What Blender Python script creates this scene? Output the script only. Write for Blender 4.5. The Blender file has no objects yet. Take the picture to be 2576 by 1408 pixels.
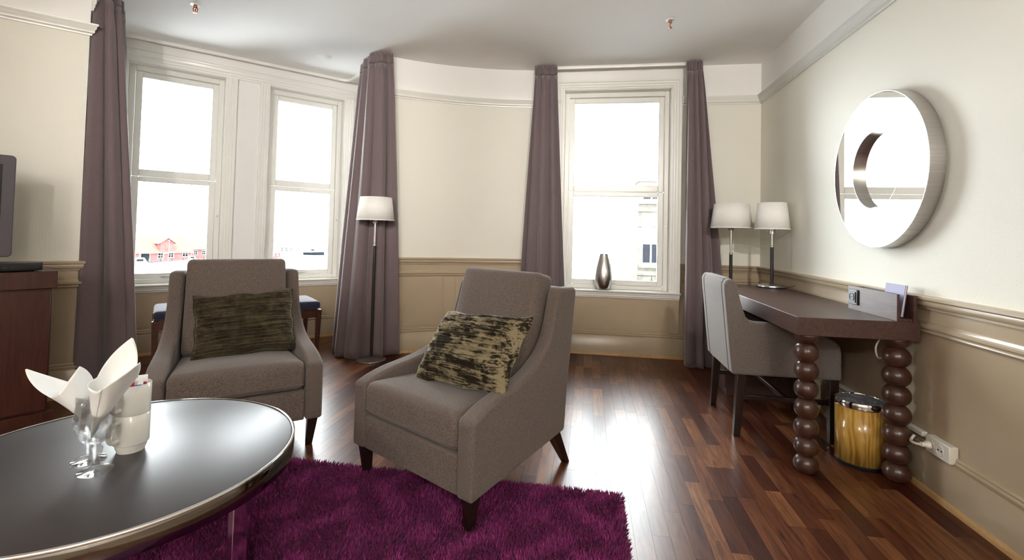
import bpy, bmesh, math, random
import numpy as np
from mathutils import Vector, Matrix

# ------------------------------------------------------------------ camera, sky, exposure
S = bpy.context.scene
COL = S.collection
F = Vector((-0.15840518, 0.98695271, 0.02884704)); R = Vector((0.98720693, 0.15777298, 0.02302533)); U = Vector((-0.01817362, -0.03212533, 0.99931861))
cam_d = bpy.data.cameras.new('camera'); cam = bpy.data.objects.new('camera', cam_d); COL.objects.link(cam)
cam_d.sensor_fit = 'HORIZONTAL'; cam_d.sensor_width = 36.0; cam_d.lens = 1187.79 / 2576 * 36.0
cam_d.shift_y = -(704 - 555.4) / 2576
cam_d.clip_start = 0.05; cam_d.clip_end = 1000
M = Matrix.Identity(4)
for i in range(3):
    M[i][0] = R[i]; M[i][1] = U[i]; M[i][2] = -F[i]
M[0][3], M[1][3], M[2][3] = 0, 0, 1.10
cam.matrix_world = M
S.camera = cam

SKY = 10.0; GLOBE_FILL = 24.0; SPOT = 104.0  # globe and spot strengths belong to the added fill lights
world = bpy.data.worlds.new('overcast_sky'); S.world = world; world.use_nodes = True
bg = world.node_tree.nodes['Background']; bg.inputs[0].default_value = (0.93, 0.97, 1.0, 1); bg.inputs[1].default_value = SKY
vs = S.view_settings; vs.view_transform = 'Standard'; vs.look = 'None'; vs.gamma = 1.0; vs.use_curve_mapping = False
vs.exposure = 1.6
cy = S.cycles
cy.use_adaptive_sampling = True; cy.adaptive_threshold = .04
cy.max_bounces = 9; cy.diffuse_bounces = 5; cy.glossy_bounces = 4; cy.transmission_bounces = 10; cy.transparent_max_bounces = 12
cy.caustics_reflective = False; cy.caustics_refractive = False; cy.sample_clamp_indirect = 12
cy.use_denoising = True
rnd = random.Random(7)

# ------------------------------------------------------------------ mesh helpers
class MB:
    def __init__(s): s.v = []; s.f = []
    def add(s, vs, fs):
        o = len(s.v); s.v += [tuple(p) for p in vs]; s.f += [tuple(i + o for i in f) for f in fs]; return s
    def box(s, x0, x1, y0, y1, z0, z1):
        return s.add([(x0,y0,z0),(x1,y0,z0),(x1,y1,z0),(x0,y1,z0),(x0,y0,z1),(x1,y0,z1),(x1,y1,z1),(x0,y1,z1)],
                     [(0,3,2,1),(4,5,6,7),(0,1,5,4),(1,2,6,5),(2,3,7,6),(3,0,4,7)])
    def hexa(s, b, t):
        return s.add(list(b) + list(t), [(3,2,1,0),(4,5,6,7),(0,1,5,4),(1,2,6,5),(2,3,7,6),(3,0,4,7)])
    def prism(s, poly, a0, a1, mp):
        n = len(poly); vs = [mp(p, a0) for p in poly] + [mp(p, a1) for p in poly]
        fs = [tuple(range(n))[::-1], tuple(range(n, 2*n))] + [(i, (i+1) % n, n + (i+1) % n, n + i) for i in range(n)]
        return s.add(vs, fs)
    def lathe(s, prof, seg=32, c=(0,0,0), cap=True):
        vs = []; fs = []; n = len(prof)
        for k in range(seg):
            a = 2*math.pi*k/seg
            for r, z in prof: vs.append((c[0]+r*math.cos(a), c[1]+r*math.sin(a), c[2]+z))
        for k in range(seg):
            k2 = (k+1) % seg
            for i in range(n-1): fs.append((k*n+i, k2*n+i, k2*n+i+1, k*n+i+1))
        if cap:
            if prof[0][0] > 1e-6: fs.append(tuple(k*n for k in range(seg))[::-1])
            if prof[-1][0] > 1e-6: fs.append(tuple(k*n+n-1 for k in range(seg)))
        return s.add(vs, fs)
    def tube(s, pts, r, seg=8, cap=True):
        pts = [Vector(p) for p in pts]; n = len(pts); vs = []; fs = []
        up = None
        for i, p in enumerate(pts):
            d = (pts[min(i+1, n-1)] - pts[max(i-1, 0)]).normalized()
            if up is None: up = Vector((0,0,1)) if abs(d.z) < .9 else Vector((1,0,0))
            a = d.cross(up).normalized(); b = a.cross(d).normalized(); up = b
            rr = r[i] if isinstance(r, (list, tuple)) else r
            for k in range(seg):
                t = 2*math.pi*k/seg; vs.append(p + rr*(math.cos(t)*a + math.sin(t)*b))
        for i in range(n-1):
            for k in range(seg):
                k2 = (k+1) % seg; fs.append((i*seg+k, i*seg+k2, (i+1)*seg+k2, (i+1)*seg+k))
        if cap: fs.append(tuple(range(seg))[::-1]); fs.append(tuple((n-1)*seg+k for k in range(seg)))
        return s.add(vs, fs)
    def sweep(s, pts, mit, prof, mp, closed=False):
        n = len(prof); vs = []; fs = []; m = len(pts)
        for p, q in zip(pts, mit):
            for d, z in prof: vs.append(mp((p[0]+d*q[0], p[1]+d*q[1]), z))
        for i in range(m if closed else m-1):
            j = (i+1) % m
            for k in range(n):
                k2 = (k+1) % n; fs.append((i*n+k, j*n+k, j*n+k2, i*n+k2))
        if not closed: fs.append(tuple(range(n))); fs.append(tuple((m-1)*n+k for k in range(n))[::-1])
        return s.add(vs, fs)
    def grid(s, nu, nv, fn, wrap=False):
        vs = [fn(i/(nu-1) if not wrap else i/nu, j/(nv-1)) for i in range(nu) for j in range(nv)]
        fs = []
        for i in range(nu if wrap else nu-1):
            i2 = (i+1) % nu
            for j in range(nv-1): fs.append((i*nv+j, i2*nv+j, i2*nv+j+1, i*nv+j+1))
        return s.add(vs, fs)
    def rbox(s, hx, hy, hz, r, n=8, fn=None, c=(0,0,0)):
        """rounded box with half sizes, corner radius r, optional shaping fn(p)->p"""
        bm = bmesh.new(); bmesh.ops.create_cube(bm, size=2)
        bmesh.ops.subdivide_edges(bm, edges=bm.edges[:], cuts=n, use_grid_fill=True)
        bm.verts.index_update(); vs = []
        k = max(2, round(n*.28))
        for v in bm.verts:
            q = []
            for a, h in zip(v.co, (hx, hy, hz)):
                i = round((a+1)/2*(n+1))                       # 0..n+1
                if i <= k: t = -h + r*(1-math.cos(math.pi/2*i/k)) if False else -h + r*i/k
                elif i >= n+1-k: t = h - r*(n+1-i)/k
                else: t = -h + r + (2*h-2*r)*(i-k)/(n+1-2*k)
                q.append(t)
            p = Vector(q); inn = Vector([max(-h+r, min(h-r, a)) for a, h in zip(p, (hx,hy,hz))])
            d = p - inn
            if d.length > 1e-9: p = inn + d.normalized()*r
            if fn: p = Vector(fn(p))
            vs.append((p.x+c[0], p.y+c[1], p.z+c[2]))
        fs = [tuple(v.index for v in f.verts) for f in bm.faces]; bm.free()
        return s.add(vs, fs)
    def xform(s, mat):
        s.v = [tuple(mat @ Vector(p)) for p in s.v]; return s
    def build(s, name, mat, parent=None, smooth=35, bevel=0, bseg=2, sub=0, solid=0, kind=None, label=None):
        me = bpy.data.meshes.new(name); me.from_pydata(s.v, [], s.f); me.update()
        bm = bmesh.new(); bm.from_mesh(me); bmesh.ops.recalc_face_normals(bm, faces=bm.faces[:]); bm.to_mesh(me); bm.free()
        if smooth:
            me.polygons.foreach_set('use_smooth', [True]*len(me.polygons))
            if smooth < 180: me.set_sharp_from_angle(angle=math.radians(smooth))
        if mat: me.materials.append(mat)
        o = bpy.data.objects.new(name, me); COL.objects.link(o)
        if parent: o.parent = parent
        if bevel:
            b = o.modifiers.new('bevel', 'BEVEL'); b.width = bevel; b.segments = bseg; b.limit_method = 'ANGLE'; b.angle_limit = math.radians(40)
        if solid:
            b = o.modifiers.new('thickness', 'SOLIDIFY'); b.thickness = solid; b.offset = 0
        if sub:
            b = o.modifiers.new('smooth', 'SUBSURF'); b.levels = sub; b.render_levels = sub
        if kind: o['kind'] = kind
        if label: o['label'] = label
        return o

def empty(name, loc=(0,0,0), rz=0):
    o = bpy.data.objects.new(name, None); COL.objects.link(o); o.location = loc; o.rotation_euler = (0,0,rz); o.empty_display_size = .1; return o
def tag(o, label, cat, group=None, kind=None):
    o['label'] = label; o['category'] = cat
    if group: o['group'] = group
    if kind: o['kind'] = kind
    return o
def thing(name, label, cat, loc=(0,0,0), rz=0, group=None): return tag(empty(name, loc, rz), label, cat, group)
def copy_tree(o, parent=None):
    c = o.copy(); COL.objects.link(c); c.parent = parent
    if parent: c.matrix_parent_inverse = o.matrix_parent_inverse
    for ch in list(o.children): copy_tree(ch, c)
    return c
XYZ = lambda p, z: (p[0], p[1], z)
XZ = lambda p, y: (p[0], y, p[1])
YZ = lambda p, x: (x, p[0], p[1])

# ------------------------------------------------------------------ materials
def NT(name):
    m = bpy.data.materials.new(name); m.use_nodes = True; nt = m.node_tree; b = nt.nodes['Principled BSDF']
    return m, nt, b
def L(nt, a, b): nt.links.new(a, b)
def mapping(nt, scale=(1,1,1), coord='Object', rot=(0,0,0)):
    tc = nt.nodes.new('ShaderNodeTexCoord'); mp = nt.nodes.new('ShaderNodeMapping'); mp.inputs['Scale'].default_value = scale; mp.inputs['Rotation'].default_value = rot
    L(nt, tc.outputs[coord], mp.inputs[0]); return mp
def noise(nt, vec, scale, detail=3, rough=.5, dist=0):
    n = nt.nodes.new('ShaderNodeTexNoise'); n.inputs['Scale'].default_value = scale; n.inputs['Detail'].default_value = detail
    n.inputs['Roughness'].default_value = rough; n.inputs['Distortion'].default_value = dist
    if vec is not None: L(nt, vec, n.inputs['Vector'])
    return n
def ramp(nt, fac, stops):
    r = nt.nodes.new('ShaderNodeValToRGB'); e = r.color_ramp.elements
    while len(e) < len(stops): e.new(0.5)
    for x, (p, c) in zip(e, stops): x.position = p; x.color = (*c, 1)
    L(nt, fac, r.inputs[0]); return r
def bump(nt, b, h, strength=.3, dist=.002):
    n = nt.nodes.new('ShaderNodeBump'); n.inputs['Strength'].default_value = strength; n.inputs['Distance'].default_value = dist
    L(nt, h, n.inputs['Height']); L(nt, n.outputs[0], b.inputs['Normal']); return n
def plain(name, col, rough=.5, metal=0, spec=.5, coat=0, vary=0, vscale=8):
    m, nt, b = NT(name)
    b.inputs['Base Color'].default_value = (*col, 1); b.inputs['Roughness'].default_value = rough; b.inputs['Metallic'].default_value = metal
    b.inputs['Specular IOR Level'].default_value = spec; b.inputs['Coat Weight'].default_value = coat
    if vary:
        n = noise(nt, mapping(nt).outputs[0], vscale, 4)
        r = ramp(nt, n.outputs[0], [(.3, tuple(c*(1-vary) for c in col)), (.7, tuple(min(1, c*(1+vary)) for c in col))]); L(nt, r.outputs[0], b.inputs['Base Color'])
    return m
def wood(name, dark, light, rough=.35, scale=(6,60,60), rings=0, coat=0, bumpy=.15):
    m, nt, b = NT(name); mp = mapping(nt, scale)
    n = noise(nt, mp.outputs[0], 1.0, 5, .6, 1.2)
    r = ramp(nt, n.outputs[0], [(.28, dark), (.72, light)]); L(nt, r.outputs[0], b.inputs['Base Color'])
    b.inputs['Roughness'].default_value = rough; b.inputs['Coat Weight'].default_value = coat; b.inputs['Coat Roughness'].default_value = .15
    if bumpy: bump(nt, b, n.outputs[0], bumpy, .001)
    return m
def fabric(name, c1, c2, scale=500, rough=.9, sheen=.25, aniso=(1,1,1), strength=.35, cl=(.4,.62), melange=0):
    m, nt, b = NT(name); mp = mapping(nt, aniso)
    n = noise(nt, mp.outputs[0], scale, 2, .6)
    r = ramp(nt, n.outputs[0], [(cl[0], c1), (cl[1], c2)]); L(nt, r.outputs[0], b.inputs['Base Color'])
    b.inputs['Roughness'].default_value = rough; b.inputs['Sheen Weight'].default_value = sheen; b.inputs['Sheen Roughness'].default_value = .5
    b.inputs['Specular IOR Level'].default_value = .2
    bump(nt, b, n.outputs[0], strength, .0015)
    return m

m_wallpaper, nt, b = NT('cream_wallpaper')
b.inputs['Base Color'].default_value = (.82, .798, .71, 1); b.inputs['Roughness'].default_value = .55; b.inputs['Specular IOR Level'].default_value = .3
w1 = nt.nodes.new('ShaderNodeTexVoronoi'); w1.inputs['Scale'].default_value = 1.0; w1.feature = 'F1'; w1.inputs['Randomness'].default_value = .35
L(nt, mapping(nt, (95, 95, 150)).outputs[0], w1.inputs['Vector']); bump(nt, b, w1.outputs['Distance'], .28, .0014)
m_white = plain('matt_white_paint', (.87, .855, .83), .6, spec=.3, vary=.015, vscale=2)
m_trim = plain('gloss_white_paint', (.84, .83, .78), .28, spec=.5)
m_dado = plain('beige_gloss_paint', (.46, .365, .25), .26, spec=.5, vary=.03, vscale=4)
m_shoe = wood('light_oak_moulding', (.42,.25,.10), (.58,.36,.16), .4, (40,8,40))
m_curtain = fabric('mauve_grey_curtain', (.155,.115,.118), (.190,.143,.147), 900, .75, .35, (1,1,.25), .12)
m_tweed = fabric('brown_grey_tweed', (.064,.046,.038), (.235,.187,.163), 720, .92, .2, (1,1,.45), .45, (.36,.66))
m_tweed2 = fabric('grey_brown_tweed', (.098,.079,.070), (.262,.226,.207), 760, .92, .2, (1,1,.6), .45, (.36,.66))
m_navy = fabric('dark_blue_fabric', (.020,.021,.042), (.050,.053,.090), 500, .85, .4, (1,1,1), .4)
m_darkleg = wood('dark_stained_leg', (.011,.005,.004), (.026,.011,.008), .32, (60,60,6))
m_redwood = wood('reddish_dark_wood', (.050,.015,.009), (.105,.036,.020), .32, (5,5,60))
m_cab = wood('mahogany_veneer', (.036,.009,.005), (.075,.021,.011), .38, (60,60,5))
m_desk = wood('wenge_veneer', (.048,.022,.018), (.105,.052,.042), .42, (70,5,70))
m_bead = wood('turned_dark_wood', (.034,.012,.008), (.082,.034,.020), .30, (14,14,34), coat=.2, bumpy=.05)
m_chrome = plain('polished_chrome', (.80,.80,.80), .06, 1.0)
m_darkreflect = plain('chrome_dark_reflection', (.24,.225,.225), .07, 1.0)  # chrome darkened in colour to stand for a dark room reflected in it
m_steel, nt, b = NT('brushed_steel')
b.inputs['Metallic'].default_value = 1; b.inputs['Roughness'].default_value = .28
n_ = noise(nt, mapping(nt, (3,3,400)).outputs[0], 1, 3); r_ = ramp(nt, n_.outputs[0], [(.3,(.50,.48,.46)),(.7,(.68,.66,.64))]); L(nt, r_.outputs[0], b.inputs['Base Color'])
m_mirror = plain('mirror_glass', (.93,.95,.94), .0, 1.0)
m_blackpole = plain('black_lacquer', (.018,.014,.016), .35)
m_shade = plain('white_linen_shade', (.86,.84,.80), .8, spec=.2, vary=.02, vscale=60)
m_shade.node_tree.nodes['Principled BSDF'].inputs['Subsurface Weight'].default_value = 0
m_table, nt, b = NT('dark_grey_laminate')
b.inputs['Base Color'].default_value = (.030,.024,.026,1); b.inputs['Roughness'].default_value = .41; b.inputs['Specular IOR Level'].default_value = .72; b.inputs['Coat Weight'].default_value = .1; b.inputs['Coat Roughness'].default_value = .36
bump(nt, b, noise(nt, mapping(nt).outputs[0], 900, 2).outputs[0], .06, .0005)
m_cup = plain('glazed_white_china', (.72,.71,.675), .12, coat=.3)
m_paper = plain('white_paper_napkin', (.87,.875,.87), .85, spec=.15)
m_pane = bpy.data.materials.new('window_glass'); m_pane.use_nodes = True; nt = m_pane.node_tree; nt.nodes.clear()
out = nt.nodes.new('ShaderNodeOutputMaterial'); mx = nt.nodes.new('ShaderNodeMixShader'); tr = nt.nodes.new('ShaderNodeBsdfTransparent'); gl = nt.nodes.new('ShaderNodeBsdfGlossy'); fr = nt.nodes.new('ShaderNodeFresnel')
fr.inputs[0].default_value = 1.35; gl.inputs['Roughness'].default_value = .01; tr.inputs[0].default_value = (.97,.985,.98,1)
L(nt, fr.outputs[0], mx.inputs[0]); L(nt, tr.outputs[0], mx.inputs[1]); L(nt, gl.outputs[0], mx.inputs[2]); L(nt, mx.outputs[0], out.inputs[0])
m_glass, nt, b = NT('clear_glass'); b.inputs['Transmission Weight'].default_value = 1; b.inputs['Roughness'].default_value = 0; b.inputs['IOR'].default_value = 1.45; b.inputs['Base Color'].default_value = (1,1,1,1)
_t = nt.nodes.new('ShaderNodeBsdfTransparent'); _m = nt.nodes.new('ShaderNodeMixShader'); _m.inputs[0].default_value = .38
L(nt, _t.outputs[0], _m.inputs[1]); L(nt, b.outputs[0], _m.inputs[2]); L(nt, _m.outputs[0], nt.nodes['Material Output'].inputs[0])
m_tvcase = plain('grey_plastic_bezel', (.085,.075,.090), .38)
m_screen = plain('black_screen', (.006,.005,.007), .12)
m_blackplastic = plain('black_plastic', (.012,.012,.013), .35)
m_socketdark = plain('anthracite_plastic', (.045,.047,.055), .35)
m_whiteplastic = plain('white_plastic', (.72,.69,.62), .35)
m_brass = plain('copper_brass', (.45,.18,.09), .3, 1)
m_red = plain('red_paper', (.45,.02,.03), .45)
m_bluep = plain('blue_print', (.12,.20,.50), .5)
m_lilac = plain('lilac_cover', (.22,.20,.38), .5)
m_pages = plain('paper_pages', (.80,.74,.66), .7)
m_liner = plain('grey_plastic_liner', (.16,.16,.18), .35, vary=.3, vscale=30)

def make_floorwood(name, use_attr):
    m, nt, b = NT(name)
    if use_attr:
        rn = nt.nodes.new('ShaderNodeAttribute'); rn.attribute_name = 'tone'; ro = rn.outputs['Fac']
        tc = nt.nodes.new('ShaderNodeTexCoord'); vec = tc.outputs['Object']
    else:
        rn = nt.nodes.new('ShaderNodeObjectInfo'); ro = rn.outputs['Random']
        tc = nt.nodes.new('ShaderNodeTexCoord'); vec = tc.outputs['Object']
    mul = nt.nodes.new('ShaderNodeMath'); mul.operation = 'MULTIPLY'; mul.inputs[1].default_value = 37.0; L(nt, ro, mul.inputs[0])
    cb = nt.nodes.new('ShaderNodeCombineXYZ'); L(nt, mul.outputs[0], cb.inputs[0]); L(nt, mul.outputs[0], cb.inputs[1]); L(nt, mul.outputs[0], cb.inputs[2])
    ad = nt.nodes.new('ShaderNodeVectorMath'); ad.operation = 'ADD'; L(nt, vec, ad.inputs[0]); L(nt, cb.outputs[0], ad.inputs[1])
    mp = nt.nodes.new('ShaderNodeMapping'); mp.inputs['Scale'].default_value = (38, 3.2, 38); L(nt, ad.outputs[0], mp.inputs[0])
    n1 = noise(nt, mp.outputs[0], 1.0, 6, .62, 1.6)
    grain = ramp(nt, n1.outputs[0], [(.27, (.22,.15,.12)), (.5, (.80,.74,.70)), (.72, (1.30,1.2,1.1))])
    base = ramp(nt, ro, [(0, (.056,.016,.009)), (.3, (.100,.032,.015)), (.6, (.135,.049,.022)), (.85, (.178,.070,.031)), (1, (.235,.107,.047))])
    mm = nt.nodes.new('ShaderNodeMix'); mm.data_type = 'RGBA'; mm.blend_type = 'MULTIPLY'; mm.inputs['Factor'].default_value = 1
    L(nt, base.outputs[0], mm.inputs['A']); L(nt, grain.outputs[0], mm.inputs['B']); L(nt, mm.outputs['Result'], b.inputs['Base Color'])
    b.inputs['Roughness'].default_value = .31; b.inputs['Specular IOR Level'].default_value = .24; b.inputs['Coat Weight'].default_value = .08; b.inputs['Coat Roughness'].default_value = .22
    bump(nt, b, n1.outputs[0], .03, .0003)
    return m
m_floor = make_floorwood('walnut_strip', False); m_floor2 = make_floorwood('walnut_strip_far', True)

def velvet(name, dark, light, lo, hi, patch, streak=(5, 40, 70)):
    m, nt, b = NT(name)
    mp = mapping(nt, streak, 'Object'); n1 = noise(nt, mp.outputs[0], 1, 5, .65, .8)
    mp2 = mapping(nt, (1,1,1), 'Object'); n2 = noise(nt, mp2.outputs[0], patch, 5, .7, .4)
    mx = nt.nodes.new('ShaderNodeMath'); mx.operation = 'ADD'; L(nt, n1.outputs[0], mx.inputs[0]); L(nt, n2.outputs[0], mx.inputs[1])
    hf = nt.nodes.new('ShaderNodeMath'); hf.operation = 'MULTIPLY'; hf.inputs[1].default_value = .5; L(nt, mx.outputs[0], hf.inputs[0])
    r = ramp(nt, hf.outputs[0], [(lo, dark), (hi, light)]); L(nt, r.outputs[0], b.inputs['Base Color'])
    b.inputs['Roughness'].default_value = .7; b.inputs['Specular IOR Level'].default_value = .08; b.inputs['Sheen Weight'].default_value = .9; b.inputs['Sheen Roughness'].default_value = .3; b.inputs['Sheen Tint'].default_value = (.9,.8,.6,1)
    bump(nt, b, n2.outputs[0], .3, .003)
    return m
m_velvet1 = velvet('olive_crushed_velvet', (.026,.020,.012), (.110,.086,.052), .42, .66, 16)
m_velvet2 = velvet('gold_crushed_velvet', (.020,.015,.009), (.25,.205,.125), .475, .535, 10)
m_pillowback = fabric('pale_taupe_backing', (.22,.18,.12), (.30,.25,.17), 300)

# ------------------------------------------------------------------ room plan
E_ = np.array([.7, .715]); E_ = E_/np.linalg.norm(E_); N_ = np.array([-E_[1], E_[0]])
def en(e, n): p = e*E_ + n*N_; return (float(p[0]), float(p[1]))
BAY_RZ = math.atan2(E_[1], E_[0])
XR, YB, H = 1.529, 4.5365, 2.70
path = [(XR, -2.6), (XR, YB), (-.268, YB)]
RAD = 2.62; ang_end = math.asin((1.835-.268)/RAD); NA = 22
for i in range(1, NA+1):
    a = ang_end*i/NA; path.append((-.268 - RAD*math.sin(a), YB - RAD + RAD*math.cos(a)))
iE = len(path)-1
path += [(-2.482, 4.772), en(-.43, 5.11), en(-.425, 4.107), en(-3.6, 4.107), (en(-3.6, 4.107)[0], -2.6)]
iC1, iC2, iT, iT2, iB = iE+1, iE+2, iE+3, iE+4, iE+5
def miters(pts, closed=True):
    n = len(pts); out = []
    for i in range(n):
        def d(a, b): v = Vector((b[0]-a[0], b[1]-a[1])); return v.normalized()
        if closed: d0, d1 = d(pts[i-1], pts[i]), d(pts[i], pts[(i+1) % n])
        else:
            d0 = d(pts[i-1], pts[i]) if i > 0 else d(pts[0], pts[1]); d1 = d(pts[i], pts[i+1]) if i < n-1 else d0
        n0, n1 = Vector((-d0.y, d0.x)), Vector((-d1.y, d1.x)); m = (n0+n1)
        m = m / max(.2, m.dot(n0)); out.append((m.x, m.y))
    return out
MIT = miters(path)
def seg(i, j):
    idx = [k % len(path) for k in range(i, j+1)]; return [path[k] for k in idx], [MIT[k] for k in idx]

TH = .22
Z_PIC, Z_CH = 2.335, .855
def rect(d0, d1, z0, z1): return [(d0, z0), (d1, z0), (d1, z1), (d0, z1)]
CHAIR = [(0,.806),(.012,.806),(.013,.816),(.024,.822),(.029,.836),(.027,.844),(.037,.851),(.038,.863),(.030,.867),(0,.867)]
DADO = [(0,.697),(.009,.697),(.014,.704),(.009,.711),(.011,.716),(.021,.722),(.021,.731),(.011,.738),(.008,.748),(0,.748)]
BASE = [(0,.218),(.008,.218),(.014,.211),(.010,.203),(.019,.197),(.019,.187),(.014,.181),(.022,.173),(.022,0),(0,0)]
SHOE = [(.022,.024),(.029,.021),(.034,.012),(.035,0),(.022,0)]
PIC = [(0,2.332),(.012,2.332),(.013,2.342),(.026,2.349),(.027,2.366),(.036,2.374),(.037,2.386),(.046,2.394),(.046,2.404),(0,2.412)]
HEAD = [(0,2.500),(.016,2.500),(.016,2.516),(.022,2.520),(.022,2.540),(.028,2.545),(.028,2.566),(.036,2.574),(.040,2.590),(.030,2.598),(0,2.600)]

def split_path(pts, mit, cuts):
    """split a straight 2-point segment at distances; returns sub segments"""
    A, B = Vector(pts[0]), Vector(pts[1]); Ln = (B-A).length; d = (B-A)/Ln; nrm = (-d.y, d.x)
    ss = [0] + list(cuts) + [Ln]; res = []
    for a, b in zip(ss[:-1], ss[1:]):
        res.append(([tuple(A+d*a), tuple(A+d*b)], [mit[0] if a == 0 else nrm, mit[1] if b == Ln else nrm]))
    return res
ZS, ZH = .598, 2.500       # window opening bottom and top
def make_wall(name, label, i, j, holes=None, rails=True, pic=True, head=False, dado_cuts=None):
    pts, mit = seg(i, j)
    def band(bn, z0, z1, mat, parent):
        mb = MB()
        if not holes: mb.sweep(pts, mit, rect(-TH, 0, z0, z1), XYZ)
        else:
            cuts = [c for h in holes for c in h]
            for k, (p, q) in enumerate(split_path(pts, mit, cuts)):
                if k % 2 == 0: mb.sweep(p, q, rect(-TH, 0, z0, z1), XYZ)
                else:
                    if z0 < ZS: mb.sweep(p, q, rect(-TH, 0, z0, min(z1, ZS)), XYZ)
                    if z1 > ZH: mb.sweep(p, q, rect(-TH, 0, max(z0, ZH), z1), XYZ)
        return mb.build(bn, mat, parent, smooth=30)
    w = band(name, Z_CH, Z_PIC, m_wallpaper, None) if not head else band(name, Z_CH, 2.40, m_white, None)
    tag(w, label, 'wall', kind='structure')
    zw = Z_CH if name != 'wall_bay' else .56
    if zw < Z_CH: band('pier_plaster', zw, Z_CH, m_white, w)
    band('wainscot', 0, zw, m_dado, w); band('frieze', Z_PIC if not head else 2.40, H, m_white, w)
    if rails:
        mb = MB(); md = MB()
        parts = [(pts, mit)] if not holes else split_path(pts, mit, [c for h in holes for c in (h[0]-.09, h[1]+.09)])[0::2]
        for p, q in parts: mb.sweep(p, q, CHAIR, XYZ); md.sweep(p, q, DADO, XYZ)
        mb.build('chair_rail', m_dado, w, smooth=50); md.build('dado_rail', m_dado, w, smooth=50)
        if pic:
            mp_ = MB()
            for p, q in parts: mp_.sweep(p, q, PIC, XYZ)
            mp_.build('picture_rail', m_trim, w, smooth=50)
    if head: MB().sweep(pts, mit, HEAD, XYZ).build('head_moulding', m_trim, w, smooth=50)
    bname = 'baseboard_' + name.split('_', 1)[1]
    bb = MB().sweep(pts, mit, BASE, XYZ).build(bname, m_dado, None, smooth=50)
    tag(bb, 'beige moulded baseboard along ' + label, 'baseboard', kind='structure')
    MB().sweep(pts, mit, SHOE, XYZ).build('shoe_moulding', m_shoe, bb, smooth=60)
    return w
w_right = make_wall('wall_right', 'the cream wallpapered wall with the round mirror', 0, 1)
w_back = make_wall('wall_back', 'the wall around the window with the steel vase', 1, 2, holes=[(XR-.753, XR+.241)])
w_corner = make_wall('wall_corner', 'the curved cream wall between the two curtained windows', 2, iE)
w_br = make_wall('wall_bay_right', 'the bay side wall behind the floor lamp curtain', iE, iC1, rails=False, head=True)
bayA = Vector(path[iC1]); bayLen = (Vector(path[iC2])-bayA).length
e1 = float(np.dot(E_, np.array(path[iC1])))      # e of right bay corner
WIN = [(.800, 1.525), (-.280, .435)]
w_bay = make_wall('wall_bay', 'the bay wall with two tall windows', iC1, iC2, holes=[(e1-b_, e1-a_) for a_, b_ in WIN], rails=False, head=True)
w_bl = make_wall('wall_bay_left', 'the bay side wall beside the television wall', iC2, iT, rails=False, head=True)
w_left = make_wall('wall_left', 'the cream wall behind the television cabinet', iT, iT2)
make_wall('wall_far_left', 'the plain wall at the far end of the room', iT2, iB)
make_wall('wall_front', 'the plain wall across the room from the windows', iB, len(path))

# chair rail returns on the bay sides (short lengths only)
for nm, i, j, w in (('bay_right', iE, iC1, w_br), ('bay_left', iC2, iT, w_bl)):
    p, q = seg(i, j); A, B = Vector(p[0]), Vector(p[1])
    sub = ([p[0], tuple(A+(B-A)*.35)], [q[0], None]) if nm == 'bay_right' else ([tuple(A+(B-A)*.65), p[1]], [None, q[1]])
    d = (B-A).normalized(); nr = (-d.y, d.x); mm = [x or nr for x in sub[1]]
    MB().sweep(sub[0], mm, CHAIR, XYZ).build('chair_rail', m_dado, w, smooth=50); MB().sweep(sub[0], mm, DADO, XYZ).build('dado_rail', m_dado, w, smooth=50)

# wainscot stiles and panels (raised strips and slightly proud fields)
def along(pts, t0, t1, n=10):
    P = [Vector(p) for p in pts]; ds = [0]
    for a, b_ in zip(P[:-1], P[1:]): ds.append(ds[-1]+(b_-a).length)
    out = []
    for k in range(n+1):
        t = t0+(t1-t0)*k/n
        for i in range(len(P)-1):
            if ds[i] <= t <= ds[i+1] + 1e-9: out.append(tuple(P[i]+(P[i+1]-P[i])*((t-ds[i])/(ds[i+1]-ds[i])))); break
    return out
def panels(w, pts, spans, z0=.222, z1=.694, edge=.07):
    for a, b_ in spans:
        q = along(pts, a, b_); MB().sweep(q, miters(q, False), rect(-.002, .0025, z0+.012, z1-.012), XYZ).build('wainscot_panel', m_dado, w, smooth=30, bevel=.0015)
    for (a, b_), (c, d_) in zip(spans[:-1], spans[1:]):
        q = along(pts, b_+.008, c-.008, 4); MB().sweep(q, miters(q, False), rect(-.002, .007, z0, z1), XYZ).build('stile', m_dado, w, smooth=30, bevel=.002)
pc, _ = seg(2, iE)
panels(w_corner, pc, [(.06,.50),(.62,.98),(1.10,1.60)])
pb, _ = seg(1, 2)
panels(w_back, pb, [(.05,.66)])
panels(w_back, pb, [(.785,1.73)], .222, .52)
MB().sweep(along(pb,.69,.777,2), miters(along(pb,.69,.777,2), False), rect(-.002,.007,.222,.53), XYZ).build('stile', m_dado, w_back, bevel=.002)
pbay, _ = seg(iC1, iC2)
panels(w_bay, pbay, [(.12,.86),(.96,1.20),(1.30,2.04)], .222, .52)

# ceiling
mb = MB(); n = len(path); big = [(p[0]-m[0]*TH, p[1]-m[1]*TH) for p, m in zip(path, MIT)]
mb.prism(big, H, H+.15, XYZ); ceil = tag(mb.build('ceiling', plain('bright_white_ceiling', (.93,.92,.90), .7, spec=.2), smooth=0), 'plain white ceiling', 'ceiling', kind='structure')
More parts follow.
